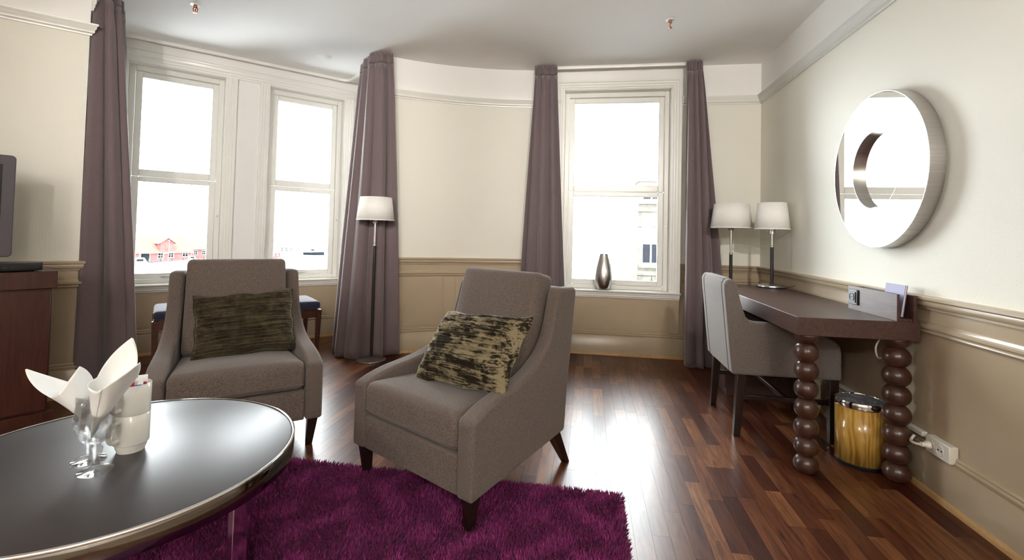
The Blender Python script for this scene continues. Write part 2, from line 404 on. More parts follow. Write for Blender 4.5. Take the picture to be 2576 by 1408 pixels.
# floor slab with walnut strips
mb = MB(); mb.prism(big, -.16, -.010, XYZ)
floor = tag(mb.build('floor', m_floor2, smooth=0), 'dark walnut strip parquet floor', 'floor', kind='structure')
def inside(x, y, poly):
    c = False; j = len(poly)-1
    for i in range(len(poly)):
        xi, yi = poly[i]; xj, yj = poly[j]
        if (yi > y) != (yj > y) and x < (xj-xi)*(y-yi)/(yj-yi)+xi: c = not c
        j = i
    return c
def pix(p):
    d = Vector(p) - Vector((0,0,1.1)); zc = d.dot(F)
    return (1288+1187.79*d.dot(R)/zc, 555.4-1187.79*d.dot(U)/zc) if zc > .1 else None
PW = .0665; lens = [.26,.34,.42,.52,.62]; pm = {}
for ln in lens:
    g = .0003; x, y = PW/2-g, ln/2-g
    mb = MB().box(-x, x, -y, y, -.012, 0)
    me = bpy.data.meshes.new('plank'); me.from_pydata(mb.v, [], mb.f); me.materials.append(m_floor); pm[ln] = (me, mb)
planks = []
xk = XR - .01 - PW/2
while xk > -5.6:
    yk = YB + .9 - rnd.random()*.6
    while yk > -2.6:
        ln = rnd.choice(lens); yc = yk - ln/2; yk -= ln
        cs = [(xk+sx*PW/2, yc+sy*ln/2) for sx in (-1,1) for sy in (-1,0,1)]
        if any(inside(px, py, big) for px, py in cs): planks.append((xk, yc, ln))
    xk -= PW
def score(p):
    x, y, ln = p; q = [pix((x+sx*PW/2, y+sy*ln/2, 0)) for sx, sy in ((-1,-1),(1,-1),(1,1),(-1,1))]
    if any(t is None for t in q): return 0
    cx_, cy_ = sum(t[0] for t in q)/4, sum(t[1] for t in q)/4
    if not (-20 < cx_ < 2596 and 500 < cy_ < 1430) or not inside(x, y, path): return 0
    if -2.0 < x < .17 and .2 < y < 2.08: return 0        # under the rug
    if y < 1.35*0 + .9 and x < -.2: return 0
    return .5*abs(sum(q[i][0]*q[(i+1)%4][1]-q[(i+1)%4][0]*q[i][1] for i in range(4)))
planks.sort(key=score, reverse=True)
far = MB(); tones = []
for k, (x, y, ln) in enumerate(planks):
    me, mb = pm[ln]
    if k < 295:
        o = bpy.data.objects.new('plank', me); COL.objects.link(o); o.location = (x, y, rnd.uniform(-.0001,.0001)); o.parent = floor
    else:
        far.add([(a+x, b_+y, c) for a, b_, c in mb.v], mb.f); tones += [rnd.random()]*len(mb.f)
fo = bpy.data.meshes.new('far_planks'); fo.from_pydata(far.v, [], far.f); fo.materials.append(m_floor2)
at = fo.attributes.new('tone', 'FLOAT', 'FACE'); at.data.foreach_set('value', tones)
fo = bpy.data.objects.new('far_planks', fo); COL.objects.link(fo); fo.parent = floor; fo['kind'] = 'stuff'

# ------------------------------------------------------------------ windows
def casing_prof():
    return [(0,0),(0,.014),(.014,.014),(.018,.021),(.036,.021),(.040,.027),(.060,.027),(.064,.035),(.086,.035),(.086,0)]
def rframe(mb, x0, x1, z0, z1, w, y0, y1, wb=None, wt=None):
    wb = wb or w; wt = wt or w
    mb.box(x0, x0+w, y0, y1, z0, z1); mb.box(x1-w, x1, y0, y1, z0, z1); mb.box(x0+w, x1-w, y0, y1, z0, z0+wb); mb.box(x0+w, x1-w, y0, y1, z1-wt, z1)
def make_window(name, label, o0, o1, loc, rz, full_casing=True, sx=(.10,.10)):
    w = tag(empty(name, loc, rz), label, 'window', kind='structure')
    a = [(o0, ZS), (o0, ZH), (o1, ZH), (o1, ZS)]
    if full_casing:
        MB().sweep(a, miters(a, False), casing_prof(), lambda p, d: (p[0], -d, p[1])).build('casing', m_trim, w, smooth=40)
    else:
        for s in (0, 2):
            MB().sweep(a[s:s+2], miters(a[s:s+2], False), casing_prof(), lambda p, d: (p[0], -d, p[1])).build('casing', m_trim, w, smooth=40)
    mb = MB()                                   # reveal lining
    mb.box(o0-.004, o0+.006, -.002, .10, ZS, ZH); mb.box(o1-.006, o1+.004, -.002, .10, ZS, ZH); mb.box(o0, o1, -.002, .10, ZH-.006, ZH+.004)
    mb.build('reveal', m_trim, w)
    sill = [(-.12, ZS-.012), (.05, ZS-.012), (.062, ZS-.004), (.064, ZS+.004), (.056, ZS+.010), (-.12, ZS+.010)]
    hx = .095
    mb = MB(); prof = [(.12,ZS-.026),(-.030,ZS-.026),(-.032,ZS-.018),(-.048,ZS-.012),(-.052,ZS-.004),(-.048,ZS+.004),(.12,ZS+.004)]
    mb.prism(prof, o0-hx, o1+hx, lambda p, x: (x, p[0] if True else 0, p[1]))
    mb2 = MB(); mb2.prism([(0.0,ZS-.066),(-.012,ZS-.066),(-.014,ZS-.054),(-.022,ZS-.048),(-.022,ZS-.036),(-.030,ZS-.030),(-.030,ZS-.024),(0,ZS-.024)], o0-hx+.008, o1+hx-.008, lambda p, x: (x, p[0], p[1]))
    # sill board only inside the opening behind the wall face, horns in front
    ms = MB(); ms.prism([(-.001,ZS-.026),(-.030,ZS-.026),(-.032,ZS-.018),(-.048,ZS-.012),(-.052,ZS-.004),(-.048,ZS+.004),(-.001,ZS+.004)], o0-hx, o1+hx, lambda p, x: (x, p[0], p[1]))
    ms.box(o0, o1, -.002, .20, ZS-.004, ZS+.004)
    so = ms.build('sill', m_trim, w, smooth=50); mb2.build('apron_moulding', m_trim, so, smooth=50)
    fr = MB(); rframe(fr, o0+.006, o1-.006, ZS+.004, ZH-.006, .042, .085, .175, .036, .044); fo_ = fr.build('frame', m_trim, w, bevel=.004)
    i0, i1, zb, zt = o0+.048, o1-.048, ZS+.040, ZH-.050; mr = 1.5335
    for nm, z0, z1, y0, wb_, wt_ in (('lower_sash', zb, mr, .105, .048, .044), ('upper_sash', mr, zt, .112, .062, .050)):
        sb = MB(); rframe(sb, i0+.001, i1-.001, z0+.001, z1-.001, .050, y0, y0+.04, wb_, wt_); so_ = sb.build(nm, m_trim, w, bevel=.005)
        MB().box(i0+.048, i1-.048, y0+.016, y0+.022, z0+wb_-.003, z1-wt_+.003).build('pane', m_pane, so_, smooth=0)
    st = MB().box(o0+.40*(o1-o0), o0+.40*(o1-o0)+.11, .078, .092, ZS+.062, ZS+.070).box(o0+.40*(o1-o0), o0+.40*(o1-o0)+.028, .080, .104, ZS+.048, ZS+.060)
    st.build('window_stay', m_steel, w, bevel=.002)
    MB().lathe([(.0,-.012),(.007,-.012),(.009,-.004),(.006,0)], 14).xform(Matrix.Translation((o1-.026,.080,1.21)) @ Matrix.Rotation(math.radians(90),4,'X')).build('latch_knob', m_steel, w)
    return w
make_window('window_1', 'white sash window above the sill with the steel vase', -.241, .753, (0, YB, 0), 0)
bo = en(0, 5.1115)
# bay wall path is slightly skewed to the fitted line: place by the wall itself
A_ = Vector(path[iC2]); B_ = Vector(path[iC1]); bay_rz = math.atan2((B_-A_).y, (B_-A_).x)
def bay_origin():
    return (bayA.x - e1*math.cos(bay_rz), bayA.y - e1*math.sin(bay_rz), 0)
make_window('window_2', 'white bay sash window beside the floor lamp curtain', *WIN[0], bay_origin(), bay_rz, False)
make_window('window_3', 'white bay sash window beside the television wall curtain', *WIN[1], bay_origin(), bay_rz, False)
def portal(name, o0, o1, loc, rz):
    l = bpy.data.lights.new(name, 'AREA'); l.shape = 'RECTANGLE'; l.size = o1-o0; l.size_y = ZH-ZS; l.cycles.is_portal = True; l.energy = 1
    o = bpy.data.objects.new(name, l); COL.objects.link(o)
    mat = Matrix.Translation(loc) @ Matrix.Rotation(rz, 4, 'Z') @ Matrix.Translation(((o0+o1)/2, .2, (ZS+ZH)/2)) @ Matrix.Rotation(math.radians(-90), 4, 'X')
    o.matrix_world = mat
portal('daylight_portal', -.241, .753, (0, YB, 0), 0)
portal('daylight_portal', *WIN[0], bay_origin(), bay_rz); portal('daylight_portal', *WIN[1], bay_origin(), bay_rz)

# ------------------------------------------------------------------ curtains and tracks
def cr(pts, t):
    """Catmull-Rom through pts, t in 0..1"""
    n = len(pts)-1; x = min(t*n, n-1e-6); i = int(x); f = x-i
    g = lambda k: Vector(pts[max(0, min(n, k))])
    a, b_, c, d = g(i-1), g(i), g(i+1), g(i+2)
    return .5*((2*b_)+(c-a)*f+(2*a-5*b_+4*c-d)*f*f+(3*b_-a-3*c+d)*f**3)
def curtain(name, label, top, bot, nf, seed, ztop=2.690, amp=(.022,.045), zbot=.012, ease=1.0, mid=None):
    rg = random.Random(seed); ph = [rg.uniform(0, 6.28) for _ in range(6)]
    th = thing(name, label, 'curtain', (*cr(bot, .5)[:2], 0)); o0 = th.location
    def place(u, s, z):
        w = s**ease
        du = .02*math.sin(7*u+ph[0])*w
        P = cr(top, u)*(1-w) + cr(bot, u)*w
        if mid: P = P*(1-.0) + cr(mid, u)*0
        T = (cr(top, min(1,u+.01))*(1-w)+cr(bot, min(1,u+.01))*w) - (cr(top, max(0,u-.01))*(1-w)+cr(bot, max(0,u-.01))*w)
        T.normalize(); Nn = Vector((-T.y, T.x))
        a = amp[0]+(amp[1]-amp[0])*min(1, s*1.6)
        q = 2*math.pi*nf*(u+du) + .7*math.sin(2.2*s+ph[1]) + ph[2]
        wv = math.sin(q) + .28*math.sin(2*q+ph[3]) + .35*math.sin(.47*q+ph[4])
        wv2 = math.sin(2*q+ph[5]+1)
        k = max(0, 1-s/.10)
        off = a*(wv*(1-.65*k)+.45*k*wv2)
        side = .5*a*math.cos(q)*(1-k)
        P = P + Nn*off + T*side
        return (P.x-o0.x, P.y-o0.y, z)
    zsplit = ztop-.085
    def fd(u, v):
        s = .032+(1-.032)*v; z = zsplit+(zbot-zsplit)*v
        if v > .97: z += .006*math.sin(31*u+ph[0])
        return place(u, s, z)
    MB().grid(240, 44, fd).build('drape', m_curtain, th, smooth=180, solid=.004)
    def fh(u, v):
        z = zsplit+.004+(ztop-zsplit)*(1-v); fl = 1+.55*math.sin(math.pi*v*.9+.6)*.0
        x = place(u, .03*v, z)
        return x
    MB().grid(240, 7, fh).build('pleated_heading', m_curtain, th, smooth=180, solid=.007)
    return th
curtain('curtain', 'mauve grey curtain hanging beside the television wall', [en(-.41,4.13), en(-.335,4.15), en(-.295,4.30), en(-.30,4.55)],
        [en(-.425,4.13), en(-.20,4.14), en(-.13,4.26), en(-.24,4.60)], 4.6, 3, amp=(.02,.036))
curtain('curtain', 'mauve grey curtain hanging behind the standing lamp', [en(1.545,4.64), en(1.475,4.40), en(1.47,4.12), en(1.61,4.03)],
        [en(1.47,4.62), en(1.29,4.36), en(1.30,4.10), en(1.52,3.99), en(1.725,4.02)], 5.2, 5, amp=(.02,.032))
curtain('curtain', 'mauve grey curtain on the vase window beside the curved wall', [(-.515,4.400), (-.42,4.395), (-.31,4.400)],
        [(-.645,4.42), (-.41,4.34), (-.165,4.42)], 3.8, 11, amp=(.02,.040))
curtain('curtain', 'mauve grey curtain behind the desk chair', [(.855,4.400), (.93,4.395), (.99,4.405)],
        [(.815,4.31), (.93,4.25), (1.04,4.30), (1.20,4.36)], 3.8, 17, amp=(.02,.036))
def track(name, label, pts):
    mb = MB(); mb.sweep(pts, miters(pts, False), [(-.012,2.674),(.012,2.674),(.014,2.682),(.014,2.6995),(-.014,2.6995),(-.014,2.682)], XYZ)
    return tag(mb.build(name, m_trim, smooth=40), label, 'curtain track')
track('curtain_track', 'white ceiling curtain track over the vase window', [(.995,4.448), (-.52,4.448)])
tp = [en(-.375,4.35), en(-.375,4.98)]
for k in range(1, 8): a = math.pi/2*k/8; tp.append(en(-.375+.08-.08*math.cos(a), 4.98+.08*math.sin(a)))
tp += [en(-.295,5.06), en(1.47,5.055)]
for k in range(1, 8): a = math.pi/2*k/8; tp.append(en(1.47+.07*math.sin(a), 4.985+.07*math.cos(a)))
tp += [en(1.545,4.985), en(1.565,4.60), en(1.575,4.25)]
track('curtain_track', 'white curved ceiling curtain track around the bay', tp[::-1])

# ------------------------------------------------------------------ lounge chairs (origin: floor under front centre, front faces -y)
def leg_taper(parent, x, y, z1, w1, w0, dx=0, dy=0, name='leg', mat=None, z0=0):
    b = [(x+dx+sx*w0/2, y+dy+sy*w0/2, z0) for sx, sy in ((-1,-1),(1,-1),(1,1),(-1,1))]; t = [(x+sx*w1/2, y+sy*w1/2, z1) for sx, sy in ((-1,-1),(1,-1),(1,1),(-1,1))]
    return MB().hexa(b, t).build(name, mat or m_darkleg, parent, bevel=.003)
def lounge_chair(label, loc, rz):
    c = thing('lounge_chair', label, 'armchair', loc, rz)
    W, AT = .750, .082
    class MB(globals()['MB']):
        def build(s, *a, **k):
            s.v = [(x*(1-.15*max(0, min(1.1, y/.65))), y*1.13, z-.012*max(0, y/.65)) for x, y, z in s.v]; return globals()['MB'].build(s, *a, **k)
    ctrl = [(0,.418),(.06,.447),(.13,.470),(.22,.488),(.30,.508),(.37,.540),(.43,.585),(.475,.640),(.503,.700),(.520,.760),(.534,.815),(.545,.848)]
    top = [tuple(cr([(p[0], p[1]) for p in ctrl], k/30)[:2]) for k in range(31)]
    prof = [(0,.135)] + top + [(.565,.862),(.675,.862),(.698,.848),(.665,.60),(.640,.45),(.612,.19)]
    for s in (-1, 1):
        x0 = s*W/2; x1 = s*(W/2-AT)
        MB().prism(prof, min(x0,x1), max(x0,x1), lambda p, x: (x, p[0], p[1])).build('side_panel', m_tweed, c, smooth=40, bevel=.016, bseg=4)
    iw = W/2-AT
    MB().prism([(.008,.137),(.008,.282),(.03,.286),(.5,.286),(.5,.17)], -iw+.002, iw-.002, lambda p, x: (x, p[0], p[1])).build('front_rail', m_tweed, c, bevel=.008, bseg=3)
    MB().prism([(.50,.18),(.585,.845),(.60,.858),(.665,.858),(.690,.845),(.605,.18)], -iw+.001, iw-.001, lambda p, x: (x, p[0], p[1])).build('back_frame', m_tweed, c, bevel=.014, bseg=3)
    def seatfn(p):
        x, y, z = p; k = (1-(x/iw)**4)*(1-((y)/.27)**4)
        if z > 0: z += .016*max(0, k) - .012*(y/.27)
        return (x, y, z)
    MB().rbox(iw-.003, .265, .066, .034, 12, seatfn, (0, .262, .356)).build('seat_cushion', m_tweed, c, smooth=180)
    MB().tube([(-iw+.012,-.001,.318),(iw-.012,-.001,.318)], .0028, 6).build('seam', m_tweed, c)
    tilt = math.radians(14)
    def backfn(p):
        x, y, z = p
        if y < 0: y -= .014*(1-(x/.28)**4)*(1-(z/.27)**4)
        return (x, y, z)
    mb = MB().rbox(iw-.012, .062, .262, .030, 12, backfn).xform(Matrix.Translation((0,.497,.668)) @ Matrix.Rotation(-tilt, 4, 'X'))
    mb.build('back_cushion', m_tweed, c, smooth=180)
    for s in (-1, 1):
        leg_taper(c, s*(W/2-.042), .045, .138, .050, .030, s*-.012, .004)
        leg_taper(c, s*(W/2*.865-.030), .625, .185, .054, .030, s*-.006, .128)
    return c
CB = Vector((math.cos(math.radians(-30)), math.sin(math.radians(-30)), 0))
frB = Vector((-.389, 1.658, 0)); cB = frB - CB*.3750
lounge_chair('brown-grey upholstered lounge chair standing askew on the purple rug', cB, math.radians(-30))
AA = math.radians(41.5); CA = Vector((math.cos(AA), math.sin(AA), 0)); frA = Vector((-1.335, 2.275, 0)); cA = frA - CA*.3700
lounge_chair('brown-grey upholstered lounge chair between the coffee table and the bay window', cA, AA)

def pillow(label, mat, base, rz, w, h, tilt, roll, seed, name='pillow', amp=.0165, npl=19):
    rg = random.Random(seed); a = [rg.uniform(0, 6.28) for _ in range(8)]
    th = thing(name, label, 'pillow', base, rz)
    rot = Matrix.Rotation(-tilt, 4, 'X') @ Matrix.Rotation(roll, 4, 'Y')
    def outline(u, v):       # u,v in -1..1 -> planar point with slightly pulled-in edges and pointed corners
        x = u*w/2*(1-.06*(1-abs(v)**2.5)*abs(u)**3 + .015*math.sin(9*v+a[0])*abs(u)**6); z = v*h/2*(1-.05*(1-abs(u)**2.5)*abs(v)**3 + .03*math.sin(7*u+a[1])*abs(v)**6)
        return x, z
    def th_(u, v): return .070*(max(0,1-abs(u)**3.2)**.55)*(max(0,1-abs(v)**2.6)**.55)+.006
    def front(i, j):
        u = 2*i-1; v = 2*j-1; x, z = outline(u, v)
        q = npl*math.pi*(j + .009*math.sin(4*i+a[2]) + .006*math.sin(9*i+a[3]+9*j) + .003*math.sin(21*i+a[4]+17*j) + .012*math.sin(13*j+a[7]))
        t = (q/math.pi) % 1.0; k = int(q/math.pi)
        saw = (t/.80)**.75 if t < .80 else ((1-t)/.20)**1.3
        ed = min(1, (1-abs(u))*6)*min(1, (1-abs(v))*9); lv = .55+.45*math.sin(k*2.4+a[5]+1.6*i)
        y = -th_(u, v) - amp*saw*lv*(.25+.75*ed) - .0014*math.sin(26*i+a[6]+k*1.9)*ed - .001*math.sin(70*i+a[7]+31*j)
        return (x, y, z)
    f = MB().grid(80, 230, front).xform(rot)
    f.build('pleated_front', mat, th, smooth=180)
    def back(i, j):
        u = 2*i-1; v = 2*j-1; x, z = outline(u, v); return (x, th_(u, v)*.55-.004, z)
    MB().grid(40, 30, back).xform(rot).build('plain_back', m_pillowback, th, smooth=180)
    def edge(t):
        t *= 4; k = int(t) % 4; f_ = t-int(t)
        c4 = [(-1,-1),(1,-1),(1,1),(-1,1)]; p, q = c4[k], c4[(k+1) % 4]; u = p[0]+(q[0]-p[0])*f_; v = p[1]+(q[1]-p[1])*f_
        x, z = outline(u, v); return (x*1.004, -.003, z*1.004)
    MB().tube([edge(i/120) for i in range(121)], .0055, 6, False).xform(rot).build('piping', mat, th, smooth=180)
    return th
def loc_of(c, rz, x, y, z): return (c.x+x*math.cos(rz)-y*math.sin(rz), c.y+x*math.sin(rz)+y*math.cos(rz), z)
rB = math.radians(-30)
pillow('gold and dark brown crushed velvet pillow with patchy shine', m_velvet2, loc_of(cB, rB, .078, .300, .584), rB+math.radians(-2), .525, .345, math.radians(38), math.radians(-4.5), 4)
pillow('olive brown pleated velvet pillow with even horizontal folds', m_velvet1, loc_of(cA, AA, .035, .362, .586), AA+math.radians(-3), .485, .335, math.radians(23), math.radians(-3), 9, npl=21)

# ------------------------------------------------------------------ purple shag rug
def make_rug():
    x0, x1, y0, y1 = -2.15, .165, .25, 2.085
    base = MB().box(x0+.01, x1-.01, y0+.01, y1-.01, .001, .008)
    m, nt, b = NT('purple_shag'); at = nt.nodes.new('ShaderNodeAttribute'); at.attribute_name = 'tone'
    r = ramp(nt, at.outputs['Fac'], [(0,(.085,.008,.052)),(.5,(.190,.017,.105)),(1,(.330,.050,.195))]); L(nt, r.outputs[0], b.inputs['Base Color'])
    b.inputs['Roughness'].default_value = .8; b.inputs['Sheen Weight'].default_value = .1; b.inputs['Specular IOR Level'].default_value = .12
    rug = base.build('shag_rug', plain('rug_backing', (.08,.012,.05), .9), smooth=0)
    tag(rug, 'purple shag pile rug under the coffee table', 'rug')
    rs = np.random.RandomState(5); dens = 48000; n = int((x1-x0)*(y1-y0)*dens)
    px = rs.uniform(x0, x1, n); py = rs.uniform(y0, y1, n)
    # keep what the camera could see plus a margin
    keep = (py > .62)
    px, py = px[keep], py[keep]; n = len(px)
    h = rs.uniform(.020, .031, n)
    cell = np.sin(px*31+2*np.sin(py*17))+np.sin(py*27+1.7*np.sin(px*23)+1)
    ang = cell*1.6 + rs.normal(0, .9, n); lean = rs.uniform(.003, .014, n)
    dx, dy = np.cos(ang)*lean, np.sin(ang)*lean
    edge = np.minimum.reduce([px-x0, x1-px, py-y0, y1-py])
    out = edge < .02
    dx = np.where(out & (x1-px < .02), np.abs(dx)+.004, dx); dy = np.where(out & (y1-py < .02), np.abs(dy)+.004, dy); h = np.where(out, h*.8, h)
    wa = rs.uniform(0, np.pi, n); wd = rs.uniform(.0016, .0028, n); wx, wy = np.cos(wa)*wd, np.sin(wa)*wd
    V = np.zeros((n, 5, 3))
    V[:,0] = np.c_[px-wx, py-wy, np.full(n, .006)]; V[:,1] = np.c_[px+wx, py+wy, np.full(n, .006)]
    V[:,2] = np.c_[px+dx*.35+wx, py+dy*.35+wy, h*.62]; V[:,3] = np.c_[px+dx*.35-wx, py+dy*.35-wy, h*.62]
    V[:,4] = np.c_[px+dx, py+dy, h]
    me = bpy.data.meshes.new('pile'); b0 = (np.arange(n)*5)[:, None]
    quads = (b0+np.array([0,1,2,3])); tris = (b0+np.array([3,2,4]))
    nl = n*7; me.vertices.add(n*5); me.vertices.foreach_set('co', V.reshape(-1).astype(np.float32))
    loops = np.empty((n, 7), np.int32); loops[:, :4] = quads; loops[:, 4:] = tris
    me.loops.add(nl); me.loops.foreach_set('vertex_index', loops.reshape(-1))
    st = np.empty((n, 2), np.int32); st[:, 0] = np.arange(n)*7; st[:, 1] = np.arange(n)*7+4
    me.polygons.add(n*2); me.polygons.foreach_set('loop_start', st.reshape(-1)); me.update(calc_edges=True)
    tone = np.clip(.5+.10*cell+rs.normal(0, .22, n), 0, 1)
    a = me.attributes.new('tone', 'FLOAT', 'FACE'); a.data.foreach_set('value', np.repeat(tone, 2).astype(np.float32))
    me.materials.append(m); o = bpy.data.objects.new('pile', me); COL.objects.link(o); o.parent = rug; o['kind'] = 'stuff'
make_rug()

# ------------------------------------------------------------------ coffee table and what stands on it
TZ = .492; TC = (-1.222, 1.097); TR_ = .425
def coffee_table():
    t = thing('coffee_table', 'round dark coffee table with a polished chrome band', 'table', (*TC, 0))
    MB().lathe([(0,TZ-.018),(TR_-.008,TZ-.018),(TR_-.008,TZ-.001),(TR_-.010,TZ),(0,TZ)], 128).build('table_top', m_table, t, smooth=40)
    MB().lathe([(TR_-.0075,TZ-.052),(TR_,TZ-.052),(TR_+.0005,TZ-.050),(TR_+.0005,TZ),(TR_-.001,TZ+.0015),(TR_-.006,TZ+.0015),(TR_-.0075,TZ)], 128, cap=False).build('chrome_band', m_darkreflect, t, smooth=50)
    MB().lathe([(TR_-.005,TZ+.0016),(TR_-.0045,TZ+.0030),(TR_-.001,TZ+.0030),(TR_+.001,TZ+.0012),(TR_+.001,TZ-.004),(TR_+.0006,TZ-.004)], 128, cap=False).build('rim_edge', m_chrome, t, smooth=60)
    MB().lathe([(0,TZ-.040),(TR_-.02,TZ-.040),(TR_-.02,TZ-.019),(0,TZ-.019)], 96).build('underframe', m_blackplastic, t, smooth=40)
    for k in (0, 68, 180, 248):
        MB().box(.352, .368, -.026, .026, .008, TZ-.040).xform(Matrix.Rotation(math.radians(k), 4, 'Z')).build('leg', m_chrome, t, bevel=.002)
    return t
coffee_table()
def mug(label, loc, rz, group=None):
    m = thing('coffee_mug', label, 'mug', loc, rz, group)
    R0 = .0405; hh = .101
    body = [(0,.003),(.026,.003),(.027,0),(.0305,0),(.0315,.004),(.0350,.012),(.0362,.020),(.0364,.0212),(.0398,.0222),(R0,.0240),(R0,.060),(R0,hh-.001),(R0-.0012,hh),(R0-.0028,hh-.001),(R0-.0032,.03),(.030,.012),(0,.010)]
    MB().lathe(body, 56).build('cup', m_cup, m, smooth=60)
    pts = [(R0-.002,0,.086),(R0+.010,0,.087),(R0+.021,0,.084),(R0+.0255,0,.076),(R0+.026,0,.064),(R0+.025,0,.052),(R0+.020,0,.043),(R0+.010,0,.039),(R0-.002,0,.040)]
    P = [cr(pts, k/28) for k in range(29)]
    MB().tube(P, 0.0060, 12).build('handle', m_cup, m, smooth=180)
    return m
mp = Vector((-1.216, 1.124, TZ))
mug('lower white china mug of the stack', (mp.x, mp.y, TZ), math.radians(-87))
mug('upper white china mug of the stack holding sugar sachets', (mp.x, mp.y, TZ+.0790), math.radians(-84))
zt = TZ+.0790
def sachet(label, mat, loc, rz, tilt, w=.022, h=.062, stripe=None, name='sugar_sachet'):
    t = thing(name, label, 'sachet', loc, rz)
    rot = Matrix.Rotation(tilt, 4, 'X')
    def f(s): return lambda i, j: ((i-.5)*w, s*.0028*(1-(2*i-1)**2)*(1-abs(2*j-1)**3), j*h)
    MB().grid(8, 12, f(1)).grid(8, 12, f(-1)).xform(rot).build('packet', mat, t, smooth=180)
    if stripe:
        MB().grid(6, 3, lambda i, j: ((i-.5)*w*.8, -.0036-.0*j, h*(.66+.16*j))).xform(rot).build('printed_band', stripe, t, smooth=0, solid=.0004)
    return t
_r = Vector((R.x, R.y, 0)); _f = Vector((F.x, F.y, 0))
def _sp(a, b_): q = mp + _r*a + _f*b_; return (q.x, q.y, zt+.0115)
sachet('red paper sachet in the upper mug', m_red, _sp(-.004,-.008), math.radians(40), math.radians(4), .020, .100)
sachet('second red paper sachet behind the first in the upper mug', m_red, _sp(-.012,.006), math.radians(62), math.radians(-4), .020, .096)
sachet('white sachet with a blue band in the upper mug', m_paper, _sp(.012,.000), math.radians(42), math.radians(-2), .022, .103, m_bluep)
sachet('white sachet with a red band in the upper mug', m_paper, _sp(.014,.014), math.radians(48), math.radians(-4), .022, .106, m_red)

def irish_glass(label, loc, rz):
    g = thing('footed_glass', label, 'glass', loc, rz)
    outer = [(0,.0008),(.036,.0008),(.0368,.0022),(.034,.0045),(.016,.009),(.009,.015),(.0078,.021),(.0105,.026),(.0085,.030),(.0105,.040),(.0130,.052),(.0138,.057),(.0100,.062),(.0085,.067),(.015,.0715),(.028,.079),(.0348,.090),(.0362,.102),(.0350,.118),(.0328,.134),(.0322,.148),(.0330,.168)]
    inner = [(.0315,.1685),(.0307,.148),(.0312,.134),(.0333,.118),(.0344,.102),(.0328,.0915),(.026,.0825),(.012,.0755),(0,.0745)]
    MB().lathe(outer+inner, 56).build('bowl', m_glass, g, smooth=180)
    MB().lathe([(.0314,.1675),(.0325,.1692),(.0332,.1678),(.0325,.1662),(.0314,.1675)], 56, cap=False).build('rim', m_glass, g, smooth=180)
    return g
g1 = Vector((-1.190, 1.009, TZ)); g2 = Vector((-1.262, 1.052, TZ))
irish_glass('clear footed glass nearest the table edge, holding an upright napkin', g1, math.radians(115))
irish_glass('clear footed glass behind the other one, holding a sideways napkin', g2, math.radians(190))
def napkin(label, apex, axis, half, length, peaks, twist, ratio=1.0):
    """paper rolled to a cone: apex down, rim height varies with the square's corners"""
    ax = Vector(axis).normalized(); ux = ax.cross(Vector((0,0,1))).normalized(); uy = ax.cross(ux)
    def f(i, j):
        ph = twist + i*math.radians(400); r = math.radians(half)*(1+.10*math.sin(2*ph+1)) + .010*i
        ln = length*(.70 + sum(hh*max(0, 1-abs(((ph-pa+math.pi) % (2*math.pi))-math.pi)/wd)**1.1 for pa, hh, wd in peaks))
        s = ln*j; flare = 1+.30*max(0, j-.45)**1.5
        rr = s*math.tan(r)*flare
        p = Vector(apex) + ax*s + (ux*math.cos(ph)*ratio + uy*math.sin(ph))*rr
        return tuple(p)
    o = MB().grid(110, 24, f).build('paper_napkin', m_paper, None, smooth=180, solid=.0012)
    return tag(o, label, 'napkin')
V3 = lambda a, b_, c: R*a + U*b_ - F*c
napkin('white paper napkin rolled to a cone, standing upright in a glass', g1+Vector((-.010,-.006,.081)), (R*.34+U*.94), 15, .205, [(1.35,.42,1.1),(3.7,.45,1.0)], -.25)
napkin('white paper napkin rolled to a cone, flopping sideways out of a glass', g2+Vector((.004,.004,.081)), (R*-.46+U*.88), 19, .165, [(1.6,.62,1.2),(4.4,.25,1.0)], 2.6)

